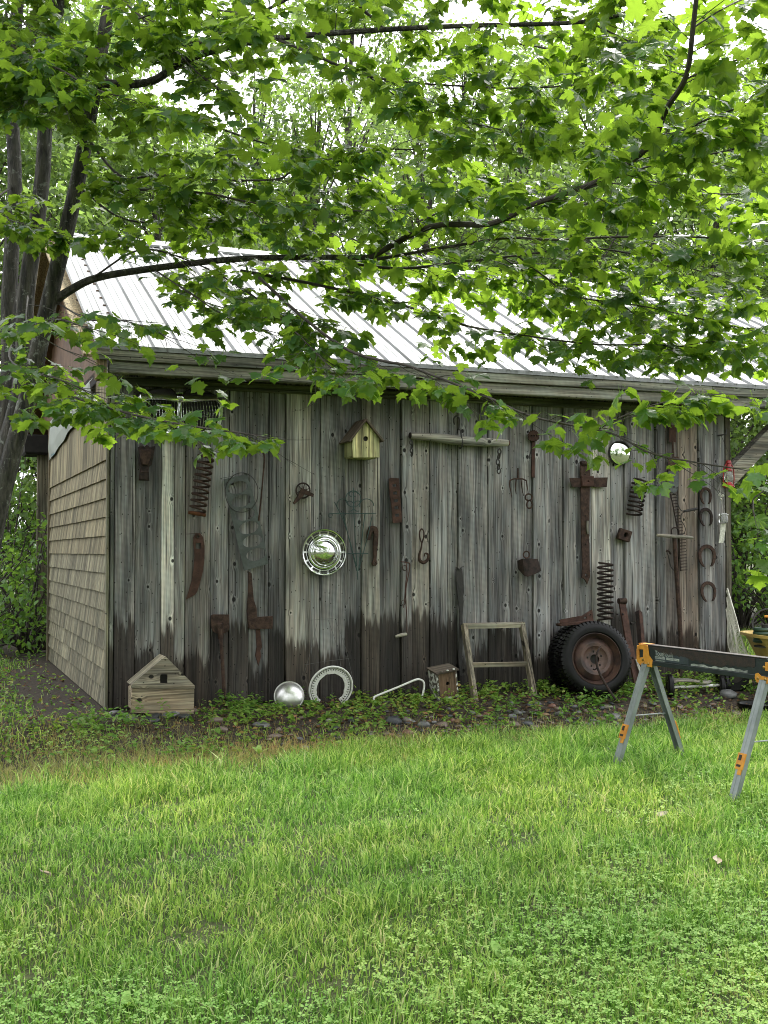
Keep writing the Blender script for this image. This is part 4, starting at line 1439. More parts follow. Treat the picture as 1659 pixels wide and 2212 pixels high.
# horseshoes ----------------------------------------------------------------
def horseshoe(label, cx, cy, w, h, tilt=0.0, mat='rust'):
    g = Item('horseshoe', label, 'horseshoe', (cx, cy + h / 2), conv=r6, group='horseshoes nailed up the right end')
    pts = []
    for k, a in enumerate(np.linspace(R(-58), R(238), 13)):
        x, y = w / 2 * math.cos(a), -h * .5 * math.sin(a) * (1.0 if math.sin(a) > 0 else 1.18)
        pts.append((cx + x * math.cos(tilt) - y * math.sin(tilt), cy + x * math.sin(tilt) + y * math.cos(tilt)))
    outer_, inner_ = [], []
    for k, a in enumerate(np.linspace(R(-60), R(240), 21)):
        for lst, sc in ((outer_, 1.0), (inner_, .70)):
            x = w / 2 * math.cos(a) * sc
            y = -math.sin(a)
            y = y * h * .46 * (sc if y < 0 else 1.18)
            lst.append((cx + x * math.cos(tilt) - y * math.sin(tilt), cy + x * math.sin(tilt) + y * math.cos(tilt)))
    g.plate('shoe', outer_ + inner_[::-1], .021, .034, M[mat], bevel=.002)
    for k in (3, 6, 14, 17):
        x = (outer_[k][0] + inner_[k][0]) / 2; y = (outer_[k][1] + inner_[k][1]) / 2
        MB().blob(g.P(x, y, .034), (.0045, .003, .0045), k).build('nail_head', M['iron'], g.root)
    return g


horseshoe('topmost whole horseshoe in the column at the right end of the wall', 621, 765, 78, 122, -.06, 'rust')
horseshoe('second horseshoe from the top, just under the topmost one, tilted', 622, 910, 90, 132, -.12, 'rust_dark')
horseshoe('largest horseshoe, third from the top in the right-hand column', 629, 1175, 118, 160, -.05, 'rust')
horseshoe('lowest horseshoe in the column at the right end of the wall', 638, 1420, 104, 145, -.12, 'rust')

# lantern, chime and jar at the corner ---------------------------------------------------
g = Item('lantern', 'red barn lantern hanging at the right corner behind maple leaves', 'lantern', (775, 710), .12, conv=r6)
c = g.P(775, 710, .14)
X = Matrix.Translation(c)
MB().lathe([(.001, .0), (.047, 0), (.050, .006), (.046, .018), (.030, .030), (.026, .045)], 20, X).build('tank', M['red_paint'], g.root, True)
glass_m, nt, bs, out = new_mat('clear_glass')
bs.inputs['Base Color'].default_value = (.92, .95, .93, 1)
bs.inputs['Roughness'].default_value = .04
bs.inputs['Transmission Weight'].default_value = .9
bs.inputs['IOR'].default_value = 1.3
M['glass'] = glass_m
MB().lathe([(.024, .046), (.036, .07), (.038, .095), (.026, .125), (.022, .135)], 18, X).build('globe', M['glass'], g.root, True)
MB().lathe([(.026, .134), (.030, .142), (.022, .165), (.018, .20), (.024, .205), (.020, .225), (.001, .232)], 18, X).build('hood', M['red_paint'], g.root, True)
for sx_ in (-1, 1):
    MB().tube([c + Vector((sx_ * .045, 0, .012)), c + Vector((sx_ * .056, 0, .07)), c + Vector((sx_ * .050, 0, .16)), c + Vector((sx_ * .02, 0, .205))], .005, 6).build('side_tube', M['red_paint'], g.root, True)
top = c + Vector((0, 0, .232))
MB().tube(catmull([c + Vector((-.045, 0, .17)), c + Vector((-.03, 0, .255)), top + Vector((0, 0, .06)), c + Vector((.03, 0, .255)), c + Vector((.045, 0, .17))], 5), .002, 5).build('bail', M['iron'], g.root, True)
MB().tube([top + Vector((0, 0, .06)), g.P(722, 352, .14)], .0018, 5).build('hanging_wire', M['iron'], g.root)
MB().tube([g.P(700, 356, .0), g.P(722, 352, .14), g.P(755, 345, .17), g.P(760, 310, .17)], .006, 6).build('wall_hook', M['iron'], g.root)
g = Item('wind_chime', 'string with knotted shells and a hanging glass jar beside the corner', 'wind chime', (720, 1090), .06, conv=r6)
g.tube('string', [(718, 360, .10), (714, 560, .09), (718, 760, .08)], .0018, M['canvas'], 4)
g.tube('string', [(722, 790, .08), (735, 870, .08)], .0015, M['canvas'], 4)
for k, (x, y) in enumerate(((712, 760), (724, 770), (735, 765), (722, 790))):
    MB().blob(g.P(x, y, .08 + .006 * k), (.012, .010, .012), k + 60, 6, 4).build('shell', M['canvas'], g.root, True)
c = g.P(738, 950, .08)
X = Matrix.Translation(c)
MB().lathe([(.001, .0), (.036, 0), (.038, .006), (.038, .045), (.033, .055), (.034, .062), (.034, .075), (.030, .080)], 20, X).build('jar', M['glass'], g.root, True)
g.tube('wire_collar', [(x, y, .08) for x, y in ((702, 900), (738, 893), (774, 897))], .003, M['white_enamel'], 5)
g.plate('paper_strip', [(720, 958), (756, 955), (752, 1010), (738, 1088), (706, 1090), (716, 1020)], .078, .080, M['canvas'], bevel=0)

# ------------------------------------------------------------------ at the foot of the wall, right
def wheel(label, name, cx, cy, q, rad, width, tilt, yaw, rusty_disc=True):
    g = Item(name, label, 'tyre', (cx, cy + 60), q)
    c = g.P(cx, cy, q)
    X = Matrix.Translation(c) @ Matrix.Rotation(R(yaw), 4, 'Z') @ Matrix.Rotation(R(90 - tilt), 4, 'X')
    w = width / 2
    m = MB().lathe([(rad * .66, -w * .8), (rad * .74, -w), (rad * .88, -w), (rad * .955, -w * .8), (rad * .965, -w * .3), (rad * .965, w * .3), (rad * .955, w * .8), (rad * .90, w * 1.0),
                    (rad * .80, w * 1.06), (rad * .71, w * 1.0), (rad * .66, w * .78)], 64, X)
    tyre = m.build('tyre', M['rubber'], g.root, True)
    lug = MB()
    nl = 54
    for k in range(nl):
        a = 2 * math.pi * k / nl
        for s_, hgt in ((1, .42), (-1, .42)):
            a2 = a + (math.pi / nl if s_ < 0 else 0)
            rot = Matrix.Rotation(a2, 4, 'Z')
            vs_ = []
            aw = rad * .036
            for (r_, h) in ((rad * .90, w * 1.015), (rad * .985, w * .84), (rad * 1.0, w * .70), (rad * 1.0, w * .05), (rad * .955, w * .05), (rad * .90, w * .8)):
                for t_ in (-aw, aw):
                    vs_.append((X @ rot @ Vector((r_, t_, h * s_))).to_tuple())
            fs_ = [(2 * i, 2 * i + 1, 2 * i + 3, 2 * i + 2) for i in range(5)] + [(0, 2, 4, 6, 8, 10), (11, 9, 7, 5, 3, 1), (10, 11, 1, 0)]
            lug.add(vs_, fs_)
    lug.build('tread', M['rubber'], tyre)
    if rusty_disc:
        rim = MB().lathe([(rad * .70, w * .62), (rad * .695, w * .85), (rad * .665, w * .90), (rad * .64, w * .62), (rad * .60, w * .30), (rad * .57, w * .18), (rad * .55, w * .30)], 48, X)
        rim_o = rim.build('rim', M['wheel_rust'], g.root, True)
        disc = MB().lathe([(rad * .56, w * .22), (rad * .50, w * .42), (rad * .42, w * .62), (rad * .34, w * .58), (rad * .30, w * .42), (rad * .20, w * .34), (rad * .125, w * .36), (rad * .12, w * .1)], 48, X)
        d_o = disc.build('disc', M['wheel_rust'], g.root, True)
        MB().lathe([(.001, w * .12), (rad * .122, w * .12)], 20, X).build('hub_hole', M['dark'], d_o)
        for k in range(5):
            a = k * 2 * math.pi / 5 + .4
            MB().blob(X @ Vector((rad * .205 * math.cos(a), rad * .205 * math.sin(a), w * .35)), (.008, .008, .008), k, 6, 4).build('stud_hole', M['dark'], d_o)
    else:
        MB().lathe([(rad * .68, w * .5), (rad * .4, w * .3), (.001, w * .2)], 32, X).build('disc', M['dark'], g.root, True)
    return g


wheel('old tyre leaning flat to the wall, mostly hidden behind the front wheel', 'spare_tyre', 1253, 1424, .16, .285, .13, 8, 4, False)
wheel('big black tyre on a rusty brown wheel leaning against the wall', 'leaning_wheel', 1279, 1424, .42, .290, .155, 11, -9)

g = Item('bent_rod', 'bent thin iron rod propped against the rusty wheel', 'iron rod', (735, 1890), .75, conv=r3)
g.tube('rod', [(646, 1572, .55), (628, 1605, .57), (620, 1650, .58), (628, 1700, .60), (650, 1752, .63), (690, 1822, .68), (736, 1892, .74)], [.005, .008, .009, .009, .009, .009, .010], M['rust_dark'], 7)
g.tube('side_stub', [(628, 1700, .60), (612, 1712, .59), (600, 1708, .58)], .006, M['rust_dark'], 5)

g = Item('iron_bracket', 'rusty angle iron with bolt holes lying on top of the tyre', 'bracket', (500, 1445), .25, conv=r3)
g.plate('long_arm', [(405, 1415), (540, 1390), (596, 1355), (606, 1425), (560, 1425), (410, 1450)], .20, .215, M['rust_red'], [ellipse(556, 1402, 9, 9, 10), ellipse(585, 1385, 6, 6, 8)], .002)
g.plate('lower_flange', [(405, 1440), (600, 1418), (606, 1432), (410, 1452)], .20, .27, M['rust_red'], bevel=.002)

g = Item('leaf_spring', 'broad rusty leaf spring bar leaning right of the wheel', 'leaf spring', (885, 1850), .40, conv=r3)
pa, pb, pc = g.P(775, 1310, .04), g.P(818, 1560, .20), g.P(878, 1856, .40)
MB().bar(pa, pb, .062, .016, (0, 1, .5)).bar(pb, pc, .066, .018, (0, 1, .5)).build('bar', M['rust_red'], g.root)
MB().tube([pa + Vector((-.035, -.005, .012)), pa + Vector((.035, -.005, .012))], .024, 10).build('rolled_eye', M['rust'], g.root, True)
for x, y, q_ in ((775, 1380, .09), (835, 1640, .26)):
    p = g.P(x, y, q_)
    MB().tube([p + Vector((-.035, -.005, 0)), p + Vector((-.05, -.008, 0))], .008, 6).build('bolt', M['iron'], g.root)
    MB().blob(p + Vector((0, -.012, 0)), (.010, .008, .010), 2).build('bolt', M['rust_dark'], g.root, True)
g = Item('iron_bar', 'narrow rusty channel bar leaning right of the leaf spring', 'iron bar', (935, 1830), .42, conv=r3)
pa, pb = g.P(884, 1362, .04), g.P(925, 1840, .42)
MB().bar(pa, pb, .040, .012, (0, 1, .5)).build('web', M['rust_red'], g.root)
off = Vector((-.02, .012, 0))
MB().bar(pa + off, pb + off, .010, .035, (0, 1, .5)).build('flange', M['rust_dark'], g.root)
MB().bar(g.P(860, 1650, .28), g.P(915, 1820, .42), .022, .008, (0, 1, .4)).build('pale_lath', M['oldwood_v'], g.root)
g.tube('wing_bolt', [(828, 1436, .05), (850, 1432, .05), (868, 1425, .05)], [.014, .006, .005], M['iron'], 6, False)

# axle with two wheels ----------------------------------------------------------------
g = Item('axle_wheels', 'small black wheels on a pale axle rod lying behind the sawhorse', 'wheels', (1210, 1870), .45, conv=r3)
g.tube('axle', [(1062, 1818, .50), (1200, 1812, .50), (1372, 1804, .50)], .011, M['white_enamel'], 8)
for nm, x, y, q_, rr_ in (('wheel', 1062, 1826, .50, .115), ('wheel', 1372, 1816, .50, .095), ('wheel', 1400, 1806, .42, .095)):
    c = g.P(x, y, q_)
    X = Matrix.Translation(c) @ Matrix.Rotation(R(62), 4, 'Z') @ Matrix.Rotation(R(90), 4, 'X')
    w_ = MB().lathe([(rr_ * .6, -.02), (rr_ * .9, -.022), (rr_, -.01), (rr_, .01), (rr_ * .9, .022), (rr_ * .6, .02)], 28, X).build(nm, M['rubber'], g.root, True)
    MB().lathe([(rr_ * .62, .012), (rr_ * .3, .02), (.001, .022), (.001, -.022), (rr_ * .3, -.02), (rr_ * .62, -.012)], 24, X).build('hub_disc', M['rust_dark'], w_, True)
pl = [g.P(*p) for p in ((1075, 1795, .55), (1110, 1778, .56), (1200, 1778, .56), (1290, 1792, .54), (1315, 1780, .50))]
mb = MB()
for p in pl: mb.v += [tuple(p), tuple(p + Vector((0, .07, .012)))]
mb.f = [(2 * i, 2 * i + 2, 2 * i + 3, 2 * i + 1) for i in range(4)]
o = mb.build('curved_slat', M['oldwood'], g.root, True)
md = o.modifiers.new('thick', 'SOLIDIFY'); md.thickness = .012

# mesh panel leaning at the corner -----------------------------------------------------
g = Item('mesh_panel', 'pale folded wire mesh sheet leaning at the right corner', 'mesh panel', (1470, 1650), .35, conv=r3)
sheets = [[(1406, 1225, .02), (1425, 1270, .08), (1455, 1370, .16), (1490, 1520, .28), (1530, 1650, .40)],
          [(1406, 1300, .02), (1420, 1400, .10), (1442, 1500, .2), (1462, 1600, .28), (1480, 1650, .34)],
          [(1406, 1400, .02), (1412, 1480, .08), (1420, 1560, .14), (1428, 1600, .2), (1432, 1640, .26)]]
fold = []
for i in range(5):
    row = []
    for j in range(9):
        t = j / 8
        k = min(1, int(t * 2)); u_ = t * 2 - k
        p = g.P(*sheets[k][i]).lerp(g.P(*sheets[k + 1][i]), u_)
        p += Vector((0, .018 * math.sin(j * 2.3 + i), 0))
        row.append(p)
    fold.append(row)
mm, nt, bs, out = new_mat('pale_wire_mesh')
N = NT(nt)
co = N.n('ShaderNodeTexCoord').outputs['Object']
s_ = N.sep(co)
bs.inputs['Base Color'].default_value = (.62, .60, .52, 1)
bs.inputs['Roughness'].default_value = .5
bs.inputs['Metallic'].default_value = .3
M['mesh'] = mm
for j in range(0, 9):
    wv_ = [fold[i][j] for i in range(5)]
    MB().tube(catmull(wv_, 4), .0065 if j in (0, 4, 8) else .004, 5).build('fold_edge', M['mesh'], g.root, True)
wm = MB()
for j in range(8):
    for k in range(2):
        t = (k + 1) / 3
        wm.tube(catmull([fold[i][j].lerp(fold[i][j + 1], t) for i in range(5)], 3), .0022, 4)
for i in range(4):
    for k in range(12):
        t = k / 12
        wm.tube([fold[i][j].lerp(fold[i + 1][j], t) for j in range(9)], .0028, 4)
wm.build('mesh_wire', M['mesh'], g.root)['kind'] = 'stuff'

# ------------------------------------------------------------------ wheelbarrow and what lies in it
g = thing('wheelbarrow', 'yellow plastic wheelbarrow tub at the right edge behind the sawhorse', 'wheelbarrow', (0, 0, 0))
c = at(1665, 1395, 9.55)
gz0 = gz(c.x, c.y)
g.location = (c.x + .12, c.y, gz0)
RZ = c.z - gz0 + .10
tub = MB()
rings = []
for (hx, hy, z, off) in ((.19, .24, RZ - .22, .0), (.27, .33, RZ - .06, .01), (.30, .36, RZ, .012), (.325, .385, RZ, .012), (.325, .385, RZ - .022, .012), (.30, .36, RZ - .022, .012)):
    ring_ = []
    for k in range(24):
        a = 2 * math.pi * k / 24
        ca, sa = math.cos(a), math.sin(a)
        e = .55
        ring_.append((hx * math.copysign(abs(ca) ** e, ca) + off, hy * math.copysign(abs(sa) ** e, sa), z))
    rings.append(ring_)
for r_ in rings: tub.v += r_
for i in range(len(rings) - 1):
    for k in range(24):
        k2 = (k + 1) % 24
        tub.f.append((i * 24 + k, i * 24 + k2, (i + 1) * 24 + k2, (i + 1) * 24 + k))
tub.f.append(tuple(range(24)))
tub.build('tub', M['yellow_plastic'], g, True)
for sy in (-1, 1):
    MB().tube(catmull([(-.30, sy * .20, RZ - .33), (-.10, sy * .22, RZ - .26), (.30, sy * .26, RZ - .20), (.9, sy * .28, RZ - .05)], 4), .016, 8).build('handle', M['iron'], g, True)
    MB().tube(catmull([(.10, sy * .22, RZ - .24), (.16, sy * .24, .10), (.22, sy * .24, .01), (.34, sy * .24, .01), (.40, sy * .24, RZ - .2)], 4), .013, 8).build('leg', M['iron'], g, True)
MB().tube(catmull([(-.30, -.36, RZ - .25), (-.18, -.42, RZ - .16), (-.06, -.42, RZ - .09), (.2, -.42, RZ - .06), (.5, -.42, RZ - .05)], 4), .014, 8).build('side_tube', M['iron'], g, True)
X = Matrix.Translation((-.42, 0, .15)) @ Matrix.Rotation(R(90), 4, 'X')
w_ = MB().lathe([(.07, -.035), (.13, -.04), (.15, -.02), (.15, .02), (.13, .04), (.07, .035)], 28, X).build('wheel', M['rubber'], g, True)
MB().lathe([(.08, .02), (.02, .03), (.02, -.03), (.08, -.02)], 20, X).build('rim', M['iron'], w_, True)
WB = Vector((c.x + .12, c.y, gz0))
# hose reel
t = thing('hose_reel', 'dark green garden hose reel heaped in the yellow wheelbarrow', 'hose reel', WB + Vector((-.20, -.12, RZ - .2)))
for k in range(4):
    MB().tube([(.085 * math.cos(a), .07 * math.sin(a), .15 + .03 * k) for a in np.linspace(0, 6.283, 18, endpoint=False)], .016, 8, True).build('hose_coil', M['hose'], t, True)
MB().tube([(.13 * math.cos(a) + .02, -.02 + .03 * math.sin(a), .27 + .13 * math.sin(a)) for a in np.linspace(-.4, 3.3, 16)], .008, 6).build('reel_rim', M['iron'], t, True)
MB().tube([(.05 * math.cos(a) + .1, -.1, .15 + .04 * math.sin(a)) for a in np.linspace(-1, 4.6, 14)], .009, 6).build('hose_end', M['white_enamel'], t, True)
MB().lathe([(.001, .10), (.09, .10), (.09, .112), (.03, .12), (.03, .28), (.001, .28)], 20).build('drum', M['iron'], t, True)
t = thing('tool_handle', 'yellow tool handle sticking out over the wheelbarrow', 'tool', WB + Vector((-.05, -.16, RZ - .1)))
MB().tube([(-.17, 0, .245), (-.02, -.01, .24), (.06, -.01, .235), (.10, -.01, .235)], [.010, .011, .010, .014], 8).build('handle', M['orange_yellow'], t, True)
t = thing('clay_board', 'reddish brown wooden board lying across the wheelbarrow', 'board', WB + Vector((.22, -.05, RZ - .05)))
MB().prism([(-.24, .02), (-.10, .075), (.10, .115), (.35, .13), (.35, .02)], 0, .03).build('board', M['terracotta'], t)
# dark tray under it
t = thing('rubber_tray', 'black rubber tray on the ground below the wheelbarrow', 'tray', (*at(1640, 1492, 9.0).xy, 0))
t.location.z = gz(t.location.x, t.location.y)
MB().lathe([(.001, .012), (.13, .012), (.15, .055), (.165, .058), (.16, .045), (.14, .0), (.001, .0)], 28).build('tray', M['rubber'], t, True)

# ------------------------------------------------------------------ sawhorse
F1, F2, F3 = gpx(1330, 1655), gpx(1475, 1640), gpx(1582, 1735)
spread = (F2 - F1); spread.z = 0
bx = Vector((spread.y, -spread.x, 0)).normalized()
bd = (F3 - F1).dot(bx)
mid = (F1 + F2) / 2
ang = math.atan2(bx.y, bx.x)
horse = thing('sawhorse', 'folding metal sawhorse with grey green legs and worn orange brackets', 'sawhorse', (mid.x, mid.y, 0), ang)
TOPZ = at(1403, 1393, mid.y).z
half = spread.length / 2
H0 = min(F1.z, F3.z) - .02


def hl(x, y, z): return Vector((x, y, z))      # local: x along the beam towards the camera, y across (away from lens side = +)


BL, BR = -.05, bd + .06
# the beam: a pressed channel
bt, bb = TOPZ, TOPZ - .114
MB().box(((BL + BR) / 2, 0, (bt + bb) / 2 + .004), (BR - BL, .056, .108)).build('beam', M['horse_beam'], horse)
MB().box(((BL + BR) / 2, 0, bb + .012), (BR - BL - .05, .066, .026)).build('lower_rail', M['horse_beam'], horse)
tr = MB()
pts = []
rj = random.Random(8)
nseg = 46
f0 = -.0292
# rust that has eaten the paint: a flake with a ragged lower edge, proud of the paint by 1 mm
low = []
for i in range(nseg + 1):
    x = .07 + (BR - .12 - .07) * i / nseg
    t_ = i / nseg
    dep = np.interp(t_, [0, .1, .28, .36, .5, .66, .8, .93, 1], [.014, .039, .043, .050, .062, .070, .058, .054, .05]) + rj.uniform(-.006, .006)
    low.append((x, bt - dep))
outl = [(low[0][0], bt - .004)] + low + [(low[-1][0], bt - .004)]
n_ = len(low)
vs_ = [(x, f0 - .0012, z) for x, z in low] + [(x, f0 - .0012, bt - .004) for x, _ in low] + [(x, f0 + .001, z) for x, z in low]
tr.add(vs_, [(i, i + 1, n_ + i + 1, n_ + i) for i in range(n_ - 1)] + [(i, 2 * n_ + i, 2 * n_ + i + 1, i + 1) for i in range(n_ - 1)])
M['beam_rust'] = simple('beam_rust', (.030, .015, .011), (.012, .008, .007), .55, scale=30, bump=.5)
tr.build('rust_patch', M['beam_rust'], horse)
MB().box(((BL + BR) / 2 + .01, 0, bt + .002), (BR - BL - .10, .058, .005)).build('top_plate', M['beam_rust'], horse)
# remains of the stickers on the side that faces the lawn
def side_patch(nm, x0_, x1_, ztop, zbot, mat, jag=.004, seed=1, dq=.0006):
    r_ = random.Random(seed)
    k = 16
    vs_ = []
    for i in range(k + 1):
        x = x0_ + (x1_ - x0_) * i / k
        vs_ += [(x, f0 - dq, zbot), (x, f0 - dq, ztop + r_.uniform(-jag, jag * .3))]
    return MB().add(vs_, [(2 * i, 2 * i + 2, 2 * i + 3, 2 * i + 1) for i in range(k)]).build(nm, mat, horse)


LX = bd
side_patch('blue_label', .05 + .05, LX * .40, bt - .030, bb + .030, M['sticker_blue'], .004, 2)
side_patch('white_label', LX * .42, LX * .88, bt - .070, bb + .028, M['sticker'], .010, 3)


def lettering(txt, size, loc, mat, squash=1.0):
    cu = bpy.data.curves.new('lettering', 'FONT')
    cu.body = txt
    cu.size = size
    cu.extrude = .0002
    ob = bpy.data.objects.new('lettering', cu)
    col.objects.link(ob)
    bpy.context.view_layer.update()
    me = bpy.data.meshes.new_from_object(ob.evaluated_get(bpy.context.evaluated_depsgraph_get()))
    bpy.data.objects.remove(ob)
    me.materials.clear()
    return link('lettering', me, mat, horse, None, Matrix.Translation(loc) @ Matrix.Rotation(R(90), 4, 'X') @ Matrix.Diagonal((squash, 1, 1, 1)))


wt = simple('white_print', (.46, .48, .47), (.24, .26, .26), .5, bump=0)
lettering('Toughbuilt', .040, (.095, f0 - .0010, bt - .053), wt, .95)
rw = random.Random(12)
for (xa, xb) in ((.095, .185), (.20, .265), (.272, .315)):       # worn pale word bars of the smaller print
    side_patch('word_bar', xa, xb, bt - .058, bt - .072, wt, .001, 5, .0010)
    x = xa + .005
    while x < xb - .006:
        w_ = rw.uniform(.003, .007)
        MB().box((x + w_ / 2, f0 - .0013, bt - .065 + rw.uniform(-.002, .002)), (w_ * .6, .0006, rw.uniform(.004, .008))).build('worn_letter', M['sticker_blue'], horse)
        x += w_ + .002
side_patch('word_bar', .10, .19, bt - .078, bt - .086, simple('grey_print', (.22, .24, .24), (.10, .12, .12), .5, scale=90, bump=0), .001, 6, .0010)

for e, xe in ((0, 0.0), (1, bd)):
    # orange end bracket: plates on both faces joined over the end
    for f_ in (-1, 1):
        if e == 0:
            ol_ = [(xe - .075, bb + .02), (xe - .075, bt - .03), (xe - .050, bt), (xe + .030, bt + .001), (xe + .045, bt - .06), (xe + .075, bb + .03), (xe + .07, bb - .012), (xe - .035, bb - .008), (xe - .06, bb + .004)]
            hole_ = [(xe - .052, bb + .035), (xe - .052, bt - .028), (xe - .010, bt - .026), (xe - .012, bb + .040)]
            me = curve_plate(ol_, [hole_], .0302, .0345, .0008)
        else:
            ol_ = [(xe - .055, bb + .03), (xe - .035, bb + .036), (xe - .015, bb + .022), (xe + .03, bb + .020), (xe + .05, bb + .0), (xe + .03, bb - .014), (xe - .045, bb - .014), (xe - .06, bb + .008)]
            me = curve_plate(ol_, [], .0302, .0345, .0008)
        o = link('bracket', me, M['orange_yellow'], horse, None, Matrix.Diagonal((1, f_, 1, 1)))
        for (dx, dz) in (((-.012, .028), (-.004, .006), (.040, .006)) if e == 0 else ((-.035, .010), (.02, .008), (.01, .07))):
            MB().blob((xe + dx, f_ * -.036, bb + dz), (.0085, .006, .0085), 5).build('bolt', M['brass'], o if False else horse, True)
    if e == 0:
        MB().box((xe - .064, 0, (bt + bb) / 2), (.022, .062, .10)).build('end_cap', M['orange_yellow'], horse)
        MB().box((xe - .02, 0, bt + .0045), (.09, .05, .006)).build('top_tab', M['orange_yellow'], horse)
    else:
        MB().box((xe + .03, -.033, bb + .075), (.022, .006, .045)).build('upper_tab', M['orange_yellow'], horse)
    # legs: folded channel
    apex = bb - .002
    feet = []
    for f_ in (-1, 1):
        wxy = Vector((mid.x, mid.y, 0)) + bx * xe + spread.normalized() * (half * f_)
        zg = gz(wxy.x, wxy.y)
        top_, foot = hl(xe, f_ * .022, apex), hl(xe, f_ * half, zg - .01)
        feet.append(foot)
        d = (foot - top_)
        dn = d.normalized()
        side = Vector((1, 0, 0))
        nrm = side.cross(dn).normalized()
        if nrm.y * f_ < 0: nrm = -nrm
        leg = MB()
        W_, D_, T_ = .050, .026, .003
        for (off, ww, dd_) in ((nrm * (D_ / 2), W_, T_), (side * (W_ / 2 - T_ / 2), T_, D_), (-side * (W_ / 2 - T_ / 2), T_, D_)):
            m3 = Matrix((side, nrm, dn)).transposed()
            leg.box((top_ + foot) / 2 + off, (ww, dd_, d.length), m3)
        lo = leg.build('leg', M['horse_leg'], horse)
        # stiffening fold down the middle of the outer face
        MB().tube([top_ + nrm * (D_ / 2 + .001) + side * -.006, foot + nrm * (D_ / 2 + .001) + side * -.006], .0045, 6).build('fold', M['horse_leg'], lo, True)
        # latch
        lc = top_.lerp(foot, .66) + nrm * (D_ / 2 + .006)
        m3 = Matrix((side, nrm, dn)).transposed()
        la = MB().box(lc, (.052, .010, .085), m3).build('latch', M['orange_yellow'], lo)
        MB().box(lc + dn * .05 + side * .010, (.024, .006, .040), m3).build('latch_tongue', M['orange_yellow'], lo)
        MB().box(lc + nrm * .006 - dn * .018 - side * .004, (.018, .004, .028), m3).build('latch_slot', M['latch_black'], lo)
        MB().box(lc + nrm * .006 + dn * .024 - side * .002, (.028, .004, .012), m3).build('latch_mark', M['latch_black'], lo)
    # spreader between the legs
    k = .50
    p0_, p1_ = hl(xe, 0, apex).lerp(feet[0], k), hl(xe, 0, apex).lerp(feet[1], k)
    MB().bar(p0_, p1_, .018, .004, (0, 0, 1)).build('spreader', M['horse_leg'], horse)

# ------------------------------------------------------------------ the maple
M['maple_leaf'] = leaf_mat('maple_leaf', (0.032, 0.088, 0.034), (0.31, 0.49, 0.038), trans=.53, rough=.28, var=.50)
M['wood_leaf'] = leaf_mat('woodland_leaf', (0.085, 0.140, 0.040), (0.28, 0.42, 0.09), trans=.55, rough=.5, var=.45)
M['shrub_leaf'] = leaf_mat('shrub_leaf', (0.095, 0.200, 0.042), (0.28, 0.48, 0.06), trans=.48, rough=.40, var=.45)
M['bark'] = None
mk, nt, bs, out = new_mat('maple_bark')
N = NT(nt)
co = N.n('ShaderNodeTexCoord').outputs['Object']
b1 = N.noise(N.mapping(co, (30, 30, 5)), 1.0, 5, .65)
b2 = N.noise(co, 9.0, 3, .6)
sp = N.n('ShaderNodeTexVoronoi'); N.put(sp.inputs['Vector'], co); sp.inputs['Scale'].default_value = 34.0
lich = N.ss(N.noise(co, 17.0, 5, .75), .56, .64)
cc = N.mix(N.ss(b1, .35, .68), (.010, .009, .008), (.085, .076, .064))
cc = N.mix(N.math('MULTIPLY', N.ss(b2, .5, .7), .6), cc, (.040, .045, .032))
cc = N.mix(N.math('MULTIPLY', lich, .75), cc, (.22, .23, .205))
nt.links.new(cc, bs.inputs['Base Color'])
bs.inputs['Roughness'].default_value = .8
nt.links.new(N.bump(b1, 1.0, .03), bs.inputs['Normal'])
M['bark'] = mk
M['twig'] = simple('maple_twig', (.030, .024, .020), (.055, .045, .036), .7, scale=20, bump=.2)

TY = 6.9
tree_base = Vector((at(-88, 1520, TY).x, TY, 0))
tree_base.z = gz(tree_base.x, tree_base.y)
maple = thing('maple_tree', 'multi-stemmed maple at the left edge with leafy branches spreading over the roof', 'tree', tree_base)
TB = Vector(tree_base)


def limb_mesh(pts, r0, r1, n=8, per=6):
    pp = catmull(pts, per)
    k = np.linspace(0, 1, len(pp))
    rr = [r0 + (r1 - r0) * t ** .8 for t in k]
    return pp, rr


nodes = []           # (polyline) that carry twigs
STEMS = [([(-96, 1520, 6.95), (-36, 1120, 6.98), (16, 860, 7.02), (20, 640, 7.05), (32, 400, 7.1), (26, 180, 7.15), (48, -120, 7.2), (60, -420, 7.3)], .075, .034),
         ([(-88, 1520, 6.90), (-20, 1100, 6.90), (46, 840, 6.90), (56, 640, 6.92), (90, 400, 6.95), (102, 200, 7.0), (132, -60, 7.0), (150, -400, 7.1)], .080, .036),
         ([(-80, 1520, 6.80), (-8, 1120, 6.78), (62, 850, 6.74), (104, 660, 6.70), (166, 400, 6.62), (206, 180, 6.6), (252, -80, 6.5), (300, -380, 6.4)], .075, .034)]
for pts, r0, r1 in STEMS:
    pp, rr = limb_mesh([at(*p) - TB for p in pts], r0 * .85, r1 * .95)
    pp[0].z = min(pp[0].z, -.05)
    MB().tube(pp, rr, 12).build('stem', M['bark'], maple, True)
MB().blob((0.02, 0, .02), (.17, .15, .16), 3, 12, 6, .1).build('root_flare', M['bark'], maple, True)

